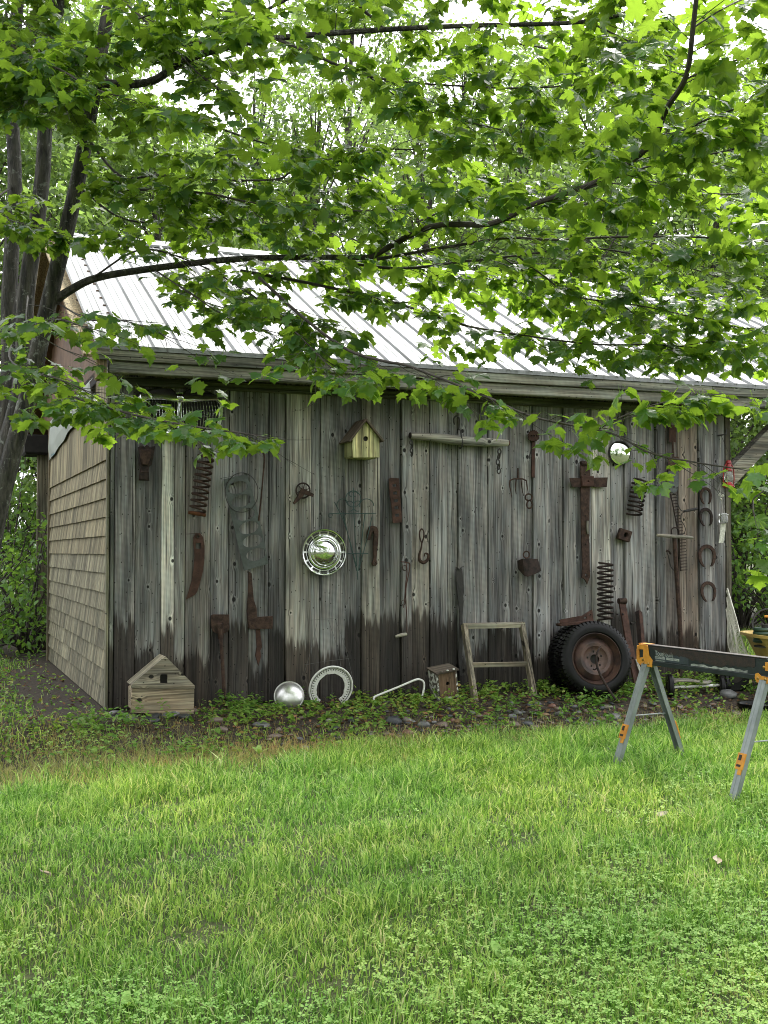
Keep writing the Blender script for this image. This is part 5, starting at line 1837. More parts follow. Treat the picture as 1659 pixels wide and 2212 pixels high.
# limbs: picture column, row, metres from the lens; start radius, end radius; leaf density, leafy from fraction
LIMBS = [
    ([(112, 655, 6.72), (150, 628, 6.66), (210, 600, 6.6), (330, 580, 6.5), (480, 562, 6.4), (620, 556, 6.25), (800, 556, 6.05)], .028, .014, .9, .35),
    ([(100, 700, 6.6), (130, 690, 6.1), (180, 705, 5.9), (240, 722, 5.8)], .005, .002, .35, .15),
    ([(60, 640, 6.8), (60, 700, 6.2), (110, 740, 6.0), (170, 770, 5.9)], .005, .002, .35, .2),
    ([(200, 600, 6.6), (300, 540, 6.3), (400, 560, 6.2), (520, 620, 6.1), (600, 680, 6.0)], .006, .002, .8, .2),
    ([(330, 580, 6.5), (420, 640, 6.2), (500, 690, 6.1), (600, 720, 6.0)], .005, .002, .8, .2),
    ([(800, 556, 6.05), (930, 490, 5.75), (1060, 483, 5.45), (1150, 442, 5.25), (1290, 392, 4.95), (1400, 318, 4.6), (1440, 235, 4.4), (1482, 165, 4.25), (1497, 60, 4.15), (1512, -80, 4.05)], .016, .009, .75, .0),
    ([(1150, 442, 5.25), (1260, 410, 5.1), (1400, 360, 4.9), (1550, 330, 4.7), (1680, 300, 4.6)], .006, .003, 1.0, .1),
    ([(1404, 316, 4.6), (1480, 280, 4.5), (1560, 245, 4.4), (1670, 210, 4.3)], .006, .003, .9, .1),
    ([(1482, 170, 4.25), (1560, 140, 4.2), (1660, 108, 4.1)], .004, .002, .9, .1),
    ([(815, 560, 6.0), (900, 545, 5.9), (1000, 528, 5.8), (1100, 514, 5.75), (1200, 518, 5.7), (1330, 512, 5.6), (1500, 512, 5.5), (1680, 522, 5.4)], .009, .004, 1.0, .05),
    ([(760, 570, 6.15), (870, 580, 6.1), (1000, 565, 6.05), (1120, 552, 6.0), (1270, 536, 5.95), (1420, 560, 5.9), (1560, 600, 5.85)], .009, .003, 1.1, .1),
    ([(1118, 553, 6.0), (1180, 600, 5.95), (1240, 640, 5.9), (1380, 660, 5.8), (1520, 690, 5.7), (1650, 720, 5.6)], .005, .0025, 1.1, .1),
    ([(520, 585, 6.5), (660, 610, 6.4), (829, 648, 6.3), (904, 670, 6.25), (1004, 703, 6.2), (1154, 728, 6.1), (1290, 744, 6.0), (1420, 745, 5.9), (1600, 760, 5.8)], .010, .003, .95, .15),
    ([(560, 600, 6.2), (660, 690, 5.9), (750, 755, 5.7), (829, 780, 5.55), (880, 790, 5.5), (979, 828, 5.4), (1054, 858, 5.3), (1130, 893, 5.25), (1200, 912, 5.2), (1320, 936, 5.1), (1404, 978, 5.0), (1510, 1000, 4.95), (1590, 1012, 4.9)], .009, .003, .62, .12),
    ([(1294, 926, 5.12), (1340, 902, 5.08), (1400, 878, 5.04), (1470, 862, 5.0), (1530, 852, 4.97)], .004, .0025, 1.15, .0),
    ([(470, 590, 6.4), (560, 650, 6.1), (640, 720, 5.9), (690, 770, 5.8), (720, 800, 5.75)], .006, .003, .8, .25),
    ([(70, 790, 6.75), (110, 820, 6.4), (140, 850, 6.15), (250, 885, 5.85), (330, 905, 5.7), (440, 925, 5.55), (520, 935, 5.5), (575, 945, 5.45)], .010, .003, .75, .12),
    ([(40, 700, 6.9), (20, 770, 6.4), (60, 800, 6.1), (130, 820, 5.9), (200, 850, 5.8)], .007, .003, .8, .15),
    ([(125, 655, 6.7), (190, 690, 6.3), (250, 690, 6.1), (310, 705, 6.0), (370, 730, 5.9)], .006, .002, .7, .25),
    ([(206, 180, 6.6), (320, 178, 6.4), (400, 130, 6.2), (500, 100, 6.05), (600, 82, 5.95), (830, 64, 5.7), (1000, 56, 5.5), (1270, 46, 5.2), (1400, 8, 5.1), (1500, -40, 5.0)], .026, .006, .9, .12),
    ([(395, 97, 6.3), (470, 82, 6.2), (560, 30, 6.1), (640, -10, 6.0), (760, -60, 5.9)], .012, .006, .9, .05),
    ([(600, 85, 5.95), (660, 110, 5.85), (780, 160, 5.8), (890, 178, 5.75), (1000, 186, 5.7), (1140, 190, 5.6), (1330, 178, 5.5), (1450, 168, 5.4)], .008, .003, 1.0, .08),
    ([(1270, 46, 5.2), (1340, 80, 5.1), (1415, 114, 5.0), (1500, 130, 4.9)], .005, .002, .9, .05),
    ([(800, 168, 5.8), (880, 222, 5.75), (960, 250, 5.7), (1060, 275, 5.6), (1190, 302, 5.5), (1290, 310, 5.4)], .004, .002, .8, .1),
    ([(170, 395, 6.6), (215, 418, 6.4), (300, 410, 6.2), (440, 417, 6.0), (560, 440, 5.9), (750, 455, 5.75), (900, 450, 5.65)], .010, .003, .95, .1),
    ([(190, 300, 6.6), (260, 380, 6.45), (340, 378, 6.3), (430, 388, 6.2), (590, 388, 6.0), (640, 366, 5.95), (760, 332, 5.85), (850, 322, 5.8), (1000, 330, 5.7)], .009, .003, 1.0, .12),
    ([(215, 150, 6.6), (300, 240, 6.5), (420, 260, 6.4), (540, 300, 6.3), (680, 340, 6.2), (800, 390, 6.1)], .008, .003, .85, .15),
    ([(240, -20, 6.55), (330, 60, 6.3), (430, 160, 6.1), (480, 200, 6.0), (520, 240, 5.95)], .007, .003, 1.2, .1),
    ([(48, -120, 7.2), (10, 60, 6.5), (60, 120, 6.0), (130, 150, 5.8), (200, 190, 5.7), (300, 220, 5.6)], .010, .003, 1.3, .15),
    ([(30, 30, 6.9), (60, 60, 6.4), (110, 170, 6.0), (140, 230, 5.9)], .006, .003, 1.3, .1),
    ([(100, 240, 7.0), (60, 200, 6.3), (20, 180, 6.0), (-60, 160, 5.8)], .007, .003, 1.3, .1),
    ([(110, 200, 6.9), (200, 110, 6.2), (300, 40, 5.8), (420, 20, 5.6), (540, 30, 5.4)], .008, .003, 1.2, .15),
    ([(30, 400, 7.1), (-20, 440, 6.7), (10, 470, 6.4), (70, 490, 6.3), (110, 500, 6.25)], .006, .003, 1.1, .3),
    ([(166, 400, 6.6), (260, 470, 6.6), (360, 480, 6.6), (480, 470, 6.6), (620, 490, 6.6), (760, 510, 6.5)], .007, .003, .9, .2),
    ([(900, 480, 5.9), (1000, 440, 6.1), (1120, 420, 6.2), (1260, 440, 6.2), (1420, 430, 6.1), (1600, 440, 6.0)], .006, .003, 1.0, .1),
    ([(1000, 56, 5.6), (1100, 90, 5.8), (1220, 120, 5.9), (1380, 230, 5.9), (1500, 400, 5.8), (1640, 420, 5.7)], .006, .003, .75, .1),
    ([(830, 64, 5.8), (760, -20, 5.7), (900, -60, 5.5), (1100, -50, 5.3), (1300, -60, 5.1)], .008, .004, 1.0, .1),
    ([(1060, 540, 6.2), (1160, 600, 6.5), (1280, 640, 6.7), (1420, 650, 6.8), (1560, 640, 6.8), (1660, 650, 6.8)], .005, .0025, 1.15, .1),
    ([(760, 515, 6.2), (860, 560, 6.6), (960, 600, 6.8), (1080, 620, 6.9), (1200, 650, 6.9)], .005, .0025, .8, .1),
    ([(1497, 60, 4.15), (1560, 20, 4.2), (1640, -20, 4.3)], .004, .002, 1.0, .1),
    ([(1650, 1060, 4.9), (1625, 1085, 4.9), (1640, 1140, 4.9), (1680, 1150, 4.9)], .003, .002, .8, .0),
]
leaf_inst = []       # (pos, tip dir, normal, size)
twig_mb = MB()
rl = random.Random(31)


def add_leaf(p, outward, droop):
    """a leaf on its stalk: blade hangs outward and down"""
    az = rl.uniform(0, 6.283)
    hdir = (outward * rl.uniform(.2, 1.0) + Vector((math.cos(az), math.sin(az), 0)) * .8)
    hdir.z = 0
    if hdir.length < .05: hdir = Vector((1, 0, 0))
    hdir.normalize()
    dz = -rl.uniform(.05, 1.0) * droop * 1.45
    tip = (hdir + Vector((0, 0, dz))).normalized()
    nrm = Vector((0, 0, 1)) + Vector((rl.gauss(0, .45), rl.gauss(0, .45), 0)) + hdir * .3
    nrm = (nrm - tip * nrm.dot(tip)).normalized()
    size = rl.triangular(.045, .106, .072)
    leaf_inst.append((p, tip, nrm, size))


def twig(p, d, L, r, lvl, dens):
    pts = [p]
    n = max(3, int(L / .07))
    dd = d.copy()
    for i in range(n):
        dd = (dd + Vector((rl.gauss(0, .13), rl.gauss(0, .13), rl.gauss(-.03, .07)))).normalized()
        pts.append(pts[-1] + dd * (L / n))
    twig_mb.tube(pts, [r * (1 - .7 * i / n) for i in range(n + 1)], 4)
    for i in range(1, n + 1):
        o = (pts[i] - pts[i - 1]).normalized()
        side = Vector((-o.y, o.x, 0))
        if i == n:
            for k in range(3):
                add_leaf(pts[i], o + side * rl.uniform(-.8, .8), rl.uniform(.3, 1.3))
        elif rl.random() < .82 * dens:
            for sg in (-1, 1):
                if rl.random() < .85:
                    add_leaf(pts[i], o * .4 + side * sg, rl.uniform(.3, 1.4))
        if lvl > 0 and i > 1 and rl.random() < .28:
            sg = rl.choice((-1, 1))
            twig(pts[i], (o * .6 + side * sg * .8 + Vector((0, 0, rl.uniform(-.25, .15)))).normalized(), L * .5, r * .6, lvl - 1, dens)


for pts, r0, r1, dens, start in LIMBS:
    W_ = [at(*p) for p in pts]
    pp, rr = limb_mesh(W_, r0, r1, per=5)
    MB().tube([p - TB for p in pp], rr, 8).build('limb', M['twig'] if r0 < .02 else M['bark'], maple, True)
    # twigs along it
    acc = 0.0
    total = sum((pp[i + 1] - pp[i]).length for i in range(len(pp) - 1))
    run = 0.0
    side_flip = 1
    for i in range(len(pp) - 1):
        seg = pp[i + 1] - pp[i]
        L = seg.length
        run += L
        if run / total < start: continue
        acc += L * dens
        while acc > .047:
            acc -= .047
            t = seg.normalized()
            side = Vector((-t.y, t.x, 0)).normalized() * side_flip
            side_flip = -side_flip
            d = (t * rl.uniform(.3, .9) + side * rl.uniform(.5, 1.0) + Vector((0, 0, rl.uniform(-.30, .22)))).normalized()
            twig(pp[i] + seg * rl.random(), d, rl.uniform(.14, .42) * (1.0 if r0 > .004 else .7), .0022, 1, .85)
    o = (pp[-1] - pp[-2]).normalized()
    twig(pp[-1], o, .25, .002, 1, 1.0)

HALF = [(0, 0), (.14, -.05), (.28, -.05), (.34, .06), (.45, .09), (.41, .20), (.45, .29), (.52, .37), (.61, .49), (.45, .50), (.38, .58), (.235, .55), (.25, .66), (.27, .74), (.13, .82), (0, 1.0)]
HALF = [(x * .98, y) for x, y in HALF]
ring_ = HALF + [(-x, y) for x, y in HALF[-2:0:-1]]
LV = []
for x, y in [(0, .34)] + ring_:
    r_ = math.hypot(x, y - .34)
    LV.append((x, y + .38, .12 * abs(x) - .34 * r_ * r_))
nl_ = len(ring_)
LF = [(0, 1 + i, 1 + (i + 1) % nl_) for i in range(nl_)]
# the stalk (petiole) as a thin blade from the twig to the leaf base
b_ = len(LV)
LV += [(-.008, 0, .10), (.008, 0, .10), (.008, .40, -.02), (-.008, .40, -.02)]
LF += [(b_, b_ + 1, b_ + 2), (b_, b_ + 2, b_ + 3)]
LV, LF = np.array(LV), np.array(LF)


def leaf_mats(inst, curl=True):
    P = np.array([list(i[0]) for i in inst])
    T = np.array([list(i[1]) for i in inst])
    Nn = np.array([list(i[2]) for i in inst])
    S = np.array([i[3] for i in inst])
    X = np.cross(T, Nn)
    return P, X, T, Nn, S


# which leaves show largest from the lens: nearest, inside the frame
def pix(p):
    v_ = p - Vector((0, 0, CAMZ))
    c, s = math.cos(PITCH), math.sin(PITCH)
    fz, up = v_.y * c + v_.z * s, -v_.y * s + v_.z * c
    return CX + v_.x / fz * FPX, CY - up / fz * FPX, fz


# the crown goes on above the frame and shades what hangs below
for _ in range(11000):
    a = rl.uniform(0, 6.283)
    d3 = Vector((rl.gauss(0, 1), rl.gauss(0, 1), rl.gauss(0, 1))).normalized() * (rl.random() ** .45)
    p = Vector((-1.4 + d3.x * 2.5, 7.0 + d3.y * 2.2, 6.35 + d3.z * 1.8))
    add_leaf(p, Vector((math.cos(a), math.sin(a), 0)), rl.uniform(.3, 1.3))
for k_ in range(14):
    a = k_ * 2.4
    e_ = Vector((-1.3 + 2.2 * math.cos(a), 7.0 + 1.9 * math.sin(a), 5.6 + (k_ % 5) * .5))
    b0_ = at(60 + 12 * k_, -150 - 15 * k_, 6.9)
    twig_mb.tube(catmull([b0_, b0_.lerp(e_, .5) + Vector((0, 0, .25)), e_], 5), [.03 - .0024 * i for i in range(11)], 6)
SHOW = [LIMBS[i][0] for i in (0, 5, 9, 10, 13, 19)]      # boughs that stand clear of leaves on the lens side


def veils(x, y, fz):
    for L_ in SHOW:
        for (xa, ya, za), (xb, yb, zb) in zip(L_[:-1], L_[1:]):
            t = max(0, min(1, ((x - xa) * (xb - xa) + (y - ya) * (yb - ya)) / ((xb - xa) ** 2 + (yb - ya) ** 2 + 1e-6)))
            if math.hypot(x - xa - t * (xb - xa), y - ya - t * (yb - ya)) < 26 and fz < za + t * (zb - za) + .05:
                return rl.random() < .80
    return False


keep = []
for inst in leaf_inst:
    x, y, fz = pix(inst[0])
    if fz < 3.2: continue
    # leave the barn's wall, the birdhouse and the low left clear: branches there carry no leaves
    if y > 760 and 590 < x < 840 and y > 850: continue
    if y > 1045 and x < 1600: continue
    if x < 590 and y > 970: continue
    if 150 < x < 600 and 690 < y < 850 and rl.random() < .62: continue
    if x < 200 and 560 < y < 760 and rl.random() < .45: continue
    if 840 < x < 1040 and y > 880: continue
    # keep the thin places thin
    if 500 < x < 650 and 130 < y < 300 and rl.random() < .75: continue
    if 940 < x < 1070 and 440 < y < 560 and rl.random() < .6: continue
    if 170 < x < 520 and 500 < y < 700 and rl.random() < .15: continue
    if 850 < x < 1300 and 700 < y < 800 and rl.random() < .35: continue
    if veils(x, y, fz): continue
    keep.append((inst, fz, x, y))
infr = sorted([k for k in range(len(keep)) if 0 < keep[k][2] < 1659 and 0 < keep[k][3] < 1150], key=lambda k: -keep[k][0][3] / keep[k][1])[:300]
big = set(infr)
rest = [keep[k][0] for k in range(len(keep)) if k not in big]
P, X, T, Nn, S = leaf_mats(rest)
n = len(rest)
jit = rng.normal(0, .02, (n, len(LV), 3))
L = LV[None] * np.array([1, 1, 1])
L = np.repeat(L, n, axis=0)
L[:, :, 2] *= rng.uniform(-.4, 2.6, (n, 1))
L[:, :, 0] *= rng.uniform(.85, 1.12, (n, 1))
L[:, :, 2] += rng.normal(0, .25, (n, 1)) * L[:, :, 0] * (L[:, :, 1] - .4)      # twist
L[:, 1:, :] += jit[:, 1:, :] * .8
Wd = P[:, None] + S[:, None, None] * (L[:, :, 0:1] * X[:, None] + L[:, :, 1:2] * T[:, None] + L[:, :, 2:3] * Nn[:, None])
Wd -= np.array(TB)
Fa = (np.arange(n)[:, None, None] * len(LV) + LF[None]).reshape(-1, 3)
crown = np_mesh('crown', Wd.reshape(-1, 3), Fa, M['maple_leaf'], maple)
crown['kind'] = 'stuff'
tw = twig_mb.build('twig', M['twig'], maple)
tw.location = -TB
tw['kind'] = 'stuff'
variants = []
for v_ in range(8):
    L1 = LV.copy()
    L1[:, 2] *= rng.uniform(.3, 1.8)
    L1[:, 0] *= rng.uniform(.88, 1.1)
    L1[1:] += rng.normal(0, .012, (len(LV) - 1, 3))
    me = bpy.data.meshes.new('leaf')
    me.from_pydata([tuple(p) for p in L1], [], [tuple(f) for f in LF])
    me.materials.append(M['maple_leaf'])
    variants.append(me)
for k in infr:
    p, t, nn, s = keep[k][0]
    x = t.cross(nn)
    o = bpy.data.objects.new('leaf', variants[rl.randrange(8)])
    col.objects.link(o)
    o.parent = maple
    m4 = Matrix((x * s, t * s, nn * s)).transposed().to_4x4()
    o.matrix_local = Matrix.Translation(p - TB) @ m4
print('maple leaves', len(keep))

# ------------------------------------------------------------------ woods behind the barn
DIA = np.array([(0, 0, 0), (.32, .38, .05), (0, 1, -.06), (-.32, .38, .05)])


def leaf_cloud(clumps, per_m3, size, seed, sparse=1.0):
    """leaves spread over the shells of many small clumps; returns verts (n*4,3)"""
    r_ = np.random.default_rng(seed)
    out_ = []
    for (c, rad) in clumps:
        n_ = max(20, int(per_m3 * rad[0] * rad[1] * rad[2] ** 1.0 * 4.19))
        d = r_.normal(0, 1, (n_, 3))
        d /= np.linalg.norm(d, axis=1)[:, None]
        rr = r_.uniform(.25, 1.0, (n_, 1)) ** .5
        pos = np.array(c) + d * rr * np.array(rad)
        t = d * np.array([1, 1, .4]) + r_.normal(0, .6, (n_, 3)) + np.array([0, 0, -.5])
        t /= np.linalg.norm(t, axis=1)[:, None]
        nn = np.array([0, 0, 1.0]) + r_.normal(0, .6, (n_, 3))
        nn -= t * (nn * t).sum(1)[:, None]
        nn /= np.linalg.norm(nn, axis=1)[:, None]
        x = np.cross(t, nn)
        s = r_.uniform(.6, 1.3, (n_, 1, 1)) * size
        v_ = pos[:, None] + s * (DIA[None, :, 0:1] * x[:, None] + DIA[None, :, 1:2] * t[:, None] + DIA[None, :, 2:3] * nn[:, None])
        out_.append(v_)
    return np.concatenate(out_).reshape(-1, 3)


def wood_tree(base, h, crown_r, crown_z0, label, group, seed, leaf=.085, dens=260, mat='wood_leaf', nclump=46, trunk_r=.14, cat='tree', name='woodland_tree', lean_=(0, 0)):
    r_ = random.Random(seed)
    t = thing(name, label, cat, base, 0, group)
    top = Vector((lean_[0], lean_[1], h * .93))
    tp = [Vector((0, 0, -.1)), Vector((lean_[0] * .3 + r_.uniform(-.1, .1), lean_[1] * .3, h * .33)), Vector((lean_[0] * .6 + r_.uniform(-.2, .2), lean_[1] * .6, h * .66)), top]
    pp = catmull(tp, 6)
    MB().tube(pp, [trunk_r * (1 - .85 * i / (len(pp) - 1)) for i in range(len(pp))], 8).build('trunk', M['bark'], t, True)
    clumps = []
    lm = MB()
    for k in range(nclump):
        z = crown_z0 + (h - crown_z0) * (k + r_.random()) / nclump
        f = (z - crown_z0) / (h - crown_z0)
        rmax = crown_r * (math.sin(math.pi * min(1, .18 + .82 * f)) ** .7)
        a = r_.uniform(0, 6.283)
        rr = rmax * math.sqrt(r_.uniform(.05, 1.0))
        i = min(len(pp) - 1, int(z / h * (len(pp) - 1) * 1.05))
        ctr = Vector((pp[i].x + rr * math.cos(a), pp[i].y + rr * math.sin(a), z))
        sz = r_.uniform(.28, .62) * (crown_r / 2.2) ** .5
        clumps.append((tuple(ctr), (sz * 1.25, sz * 1.25, sz * .75)))
        st = pp[max(1, i - 3)]
        midp = st.lerp(ctr, .5) + Vector((0, 0, r_.uniform(-.1, .25)))
        lm.tube(catmull([st, midp, ctr], 4), [.028, .024, .02, .018, .016, .014, .011, .008, .005], 5)
    lm.build('limb', M['twig'], t, True)['kind'] = 'stuff'
    V_ = leaf_cloud(clumps, dens, leaf, seed)
    F_ = np.arange(len(V_)).reshape(-1, 4)
    c_ = np_mesh('crown', V_, F_, M[mat], t)
    c_['kind'] = 'stuff'
    return t


GW = 'trees of the woods behind the barn'
LW = 'leafy woodland tree standing behind the barn roof'
k = 0
for (x, Y, h, cr, z0, dn, ncl) in (
        (-60, 15.5, 7.5, 2.0, 1.2, 190, 52), (120, 18, 9.5, 2.2, 1.5, 190, 56), (330, 17, 7.4, 1.9, 2.2, 190, 50), (480, 22, 9.0, 2.0, 2.0, 150, 46), (640, 19, 6.2, 2.0, 2.0, 190, 50),
        (760, 24, 13.5, 2.3, 4.0, 140, 58), (900, 19, 8.6, 1.9, 2.2, 150, 44), (1060, 20, 6.4, 2.1, 2.0, 190, 54), (1190, 25, 12.0, 2.3, 3.0, 130, 50), (1270, 19, 7.6, 1.9, 2.2, 180, 50), (1420, 22, 10.5, 2.2, 2.0, 150, 56),
        (1560, 18, 7.0, 1.9, 1.2, 190, 54), (1700, 21, 9.5, 2.2, 1.2, 180, 60), (1850, 18, 8.0, 2.1, 1.0, 170, 50), (-220, 19, 8.5, 2.2, 1.0, 170, 50), (240, 26, 13, 2.4, 4, 130, 50),
        (545, 21, 10.0, 1.9, 4.0, 75, 44), (690, 20, 9.2, 1.9, 3.5, 120, 46), (1010, 23, 11.5, 2.1, 4.0, 85, 46), (1130, 21, 9.5, 1.8, 4.0, 110, 42), (1340, 24, 12.0, 2.1, 4.5, 110, 46), (1600, 24, 11.5, 2.2, 3.0, 100, 46)):
    p = at(x, HOR, Y)
    wood_tree((p.x, p.y, 0), h, cr, z0, LW, GW, 100 + k, leaf=.10 if Y < 21 else .12, dens=dn * 2.6, nclump=int(ncl * 1.3))
    k += 1

# the wood across the lawn behind the lens: it shows only in the mirror and the chrome
far = []
rw_ = random.Random(77)
for i in range(84):
    a = rw_.uniform(math.pi * .98, math.pi * 2.02)
    d_ = rw_.uniform(15, 20)
    far.append(((d_ * math.cos(a), d_ * math.sin(a) + 1, rw_.uniform(.3, 9.5)), (1.8, 1.8, 1.5)))
V_ = leaf_cloud(far, 42, .26, 78)
fw = np_mesh('woodland', V_, np.arange(len(V_)).reshape(-1, 4), M['wood_leaf'])
tag(fw, 'wooded edge across the lawn, mirrored in the chrome', 'woods', kind='stuff')

# shrubs: left of the barn and along the right
def shrub(x, Y, h, r_, label, group, seed, dens=420, leaf=.075):
    p = at(x, HOR, Y)
    t = thing('shrub', label, 'shrub', (p.x, p.y, gz(p.x, p.y)), 0, group)
    rr = random.Random(seed)
    clumps, st = [], MB()
    for i in range(30):
        a, q_ = rr.uniform(0, 6.283), r_ * math.sqrt(rr.uniform(.02, 1))
        z = rr.uniform(.12, 1.0) * h * (1 - .35 * (q_ / r_) ** 2)
        sz = rr.uniform(.18, .34)
        c_ = Vector((q_ * math.cos(a), q_ * math.sin(a), z))
        clumps.append((tuple(c_), (sz * 1.15, sz * 1.15, sz)))
        st.tube(catmull([Vector((rr.uniform(-.1, .1), rr.uniform(-.1, .1), -.03)), Vector((c_.x * .4, c_.y * .4, c_.z * .6)), c_], 3), [.014, .013, .012, .011, .009, .007, .005], 5)
    st.build('stem', M['twig'], t, True)['kind'] = 'stuff'
    V_ = leaf_cloud(clumps, dens, leaf, seed)
    np_mesh('foliage', V_, np.arange(len(V_)).reshape(-1, 4), M['shrub_leaf'], t)['kind'] = 'stuff'


for i, (x, Y, h, r_) in enumerate(((62, 12.9, 1.6, .75), (20, 14.6, 2.6, 1.0), (-60, 12.6, 1.7, .9), (130, 15.6, 2.6, 1.0), (70, 17.0, 3.6, 1.2), (-40, 16.5, 3.2, 1.2))):
    shrub(x, Y, h, r_, 'dense green leafy shrub growing left of the shingled wall', 'shrubs left of the barn', 300 + i)
for i, (x, Y, h, r_) in enumerate(((1600, 16.5, 2.3, 1.0), (1680, 15.8, 2.0, .9), (1560, 18.5, 3.0, 1.1), (1760, 17.0, 2.6, 1.1), (1650, 19.0, 3.4, 1.2), (1500, 17.5, 2.4, 1.0))):
    shrub(x, Y, h, r_, 'bushy green shrub beyond the right end of the barn', 'shrubs beyond the right end', 320 + i, 330, .085)

# ------------------------------------------------------------------ grass, clover, weeds
def frustum_pts(n_, y0, y1, margin=1.5, power=1.0):
    Y = y0 + (y1 - y0) * rng.random(n_) ** power
    hw = .345 * Y + margin
    Xx = (rng.random(n_) * 2 - 1) * hw
    keep_ = rng.random(n_) < hw / (.345 * y1 + margin)
    return Xx[keep_], Y[keep_]


def noise2(x, y, s, seed):
    r_ = np.random.default_rng(seed)
    v_ = 0
    for i in range(5):
        a = r_.uniform(0, 6.283); f = s * r_.uniform(.6, 1.9); ph = r_.uniform(0, 6.283)
        v_ = v_ + np.sin((x * math.cos(a) + y * math.sin(a)) * f + ph)
    return v_ / 5


gzv = np.vectorize(gz)


def blades(X_, Y_, hgt, wid, lean_sd, segs=2):
    n_ = len(X_)
    Z_ = gzv(X_, Y_)
    a = rng.uniform(0, 6.283, n_)
    la = rng.uniform(0, 6.283, n_)
    ln = np.abs(rng.normal(0, lean_sd, n_)) + .08
    wx, wy = np.cos(a) * wid / 2, np.sin(a) * wid / 2
    dx, dy = np.cos(la) * ln * hgt, np.sin(la) * ln * hgt
    rows = []
    for k, (t, ws) in enumerate(((0, 1.0), (.5, .85), (1.0, 0))):
        cx_, cy_ = X_ + dx * t ** 1.8, Y_ + dy * t ** 1.8
        cz_ = Z_ + hgt * (t - .25 * ln * t * t) - (.01 if k == 0 else 0)
        if ws > 0:
            rows.append(np.stack([cx_ - wx * ws, cy_ - wy * ws, cz_], 1))
            rows.append(np.stack([cx_ + wx * ws, cy_ + wy * ws, cz_], 1))
        else:
            rows.append(np.stack([cx_, cy_, cz_], 1))
    V_ = np.stack(rows, 1).reshape(-1, 3)
    base = np.arange(n_)[:, None] * 5
    F_ = np.concatenate([base + np.array([[0, 1, 3]]), base + np.array([[0, 3, 2]]), base + np.array([[2, 3, 4]])], 1).reshape(-1, 3)
    return V_, F_


def grass_mat(name, stops, rough=.45, trans=.35, dry=None):
    m, nt, bs, out = new_mat(name)
    N = NT(nt)
    gi = N.n('ShaderNodeNewGeometry')
    isl = gi.outputs['Random Per Island']
    cr = N.n('ShaderNodeValToRGB')
    cr.color_ramp.interpolation = 'LINEAR'
    els = cr.color_ramp.elements
    while len(els) < len(stops): els.new(.5)
    for e, (p_, c_) in zip(els, stops):
        e.position = p_; e.color = (*c_, 1)
    nt.links.new(isl, cr.inputs[0])
    co = N.n('ShaderNodeTexCoord').outputs['Object']
    nz = N.noise(co, .9, 3, .5)
    c = N.mix(N.ss(nz, .35, .65), N.mix(1.0, cr.outputs[0], (.80, .92, .85, 1), 'MULTIPLY'), N.mix(1.0, cr.outputs[0], (1.15, 1.08, 1.0, 1), 'MULTIPLY'))
    nt.links.new(c, bs.inputs['Base Color'])
    bs.inputs['Roughness'].default_value = rough
    bs.inputs['Specular IOR Level'].default_value = .22
    tr = N.n('ShaderNodeBsdfTranslucent')
    nt.links.new(N.mix(1.0, c, (1.6, 1.7, 1.0, 1), 'MULTIPLY'), tr.inputs[0])
    mx = N.n('ShaderNodeMixShader')
    mx.inputs[0].default_value = trans
    nt.links.new(bs.outputs[0], mx.inputs[1]); nt.links.new(tr.outputs[0], mx.inputs[2])
    nt.links.new(mx.outputs[0], out.inputs[0])
    return m


M['grass'] = grass_mat('grass_blade', [(0, (.040, .095, .018)), (.30, (.130, .245, .046)), (.68, (.265, .405, .100)), (.90, (.43, .52, .19)), (1, (.56, .52, .31))])
M['straw'] = grass_mat('dry_grass', [(0, (.20, .21, .07)), (.4, (.36, .29, .13)), (.75, (.46, .37, .20)), (1, (.18, .25, .07))])
M['clover'] = grass_mat('clover_leaf', [(0, (.18, .310, .075)), (.5, (.28, .425, .115)), (1, (.39, .52, .17))], .6, .3)
M['weed'] = grass_mat('weed_leaf', [(0, (.090, .180, .034)), (.5, (.160, .275, .055)), (.9, (.26, .36, .09)), (1, (.24, .19, .06))], .45, .35)

# lawn in front of the stones
Xg, Yg = frustum_pts(540000, 2.9, 8.9)
qg = qdist(Xg, Yg)
sg_ = sdist(Xg, Yg)
start = 1.10 + .50 * np.clip((1.9 - sg_) / 1.6, 0, 1) - .05 * np.clip((sg_ - 3) / 2, 0, 1)
dens = np.clip((qg - start + .25 * noise2(Xg, Yg, 3.0, 2)) / .45, 0.03, 1) * (qg > .75)
thin = .70 + .22 * noise2(Xg, Yg, 2.2, 5) + .35 * noise2(Xg, Yg, 11.0, 6)
sel = (rng.random(len(Xg)) < dens * np.clip(thin, .30, 1))
Xg, Yg, qg = Xg[sel], Yg[sel], qg[sel]
lush = .5 + .5 * noise2(Xg, Yg, 1.6, 8)
taller = np.exp(-((qg - 2.2) / .8) ** 2)
tuft = np.clip(.9 + .7 * noise2(Xg, Yg, 9.0, 9), .35, 1.8)
hg = (.034 + .036 * lush + .050 * taller * (.4 + .6 * lush)) * tuft * rng.uniform(.45, 1.5, len(Xg))
wg = rng.uniform(.0024, .0072, len(Xg)) * (1 + .06 * (Yg - 3))
V_, F_ = blades(Xg, Yg, hg, wg, .85)
print('grass blades', len(Xg))
grass = np_mesh('grass', V_, F_, M['grass'])
tag(grass, 'short green lawn grass in front of the barn', 'grass', kind='stuff')
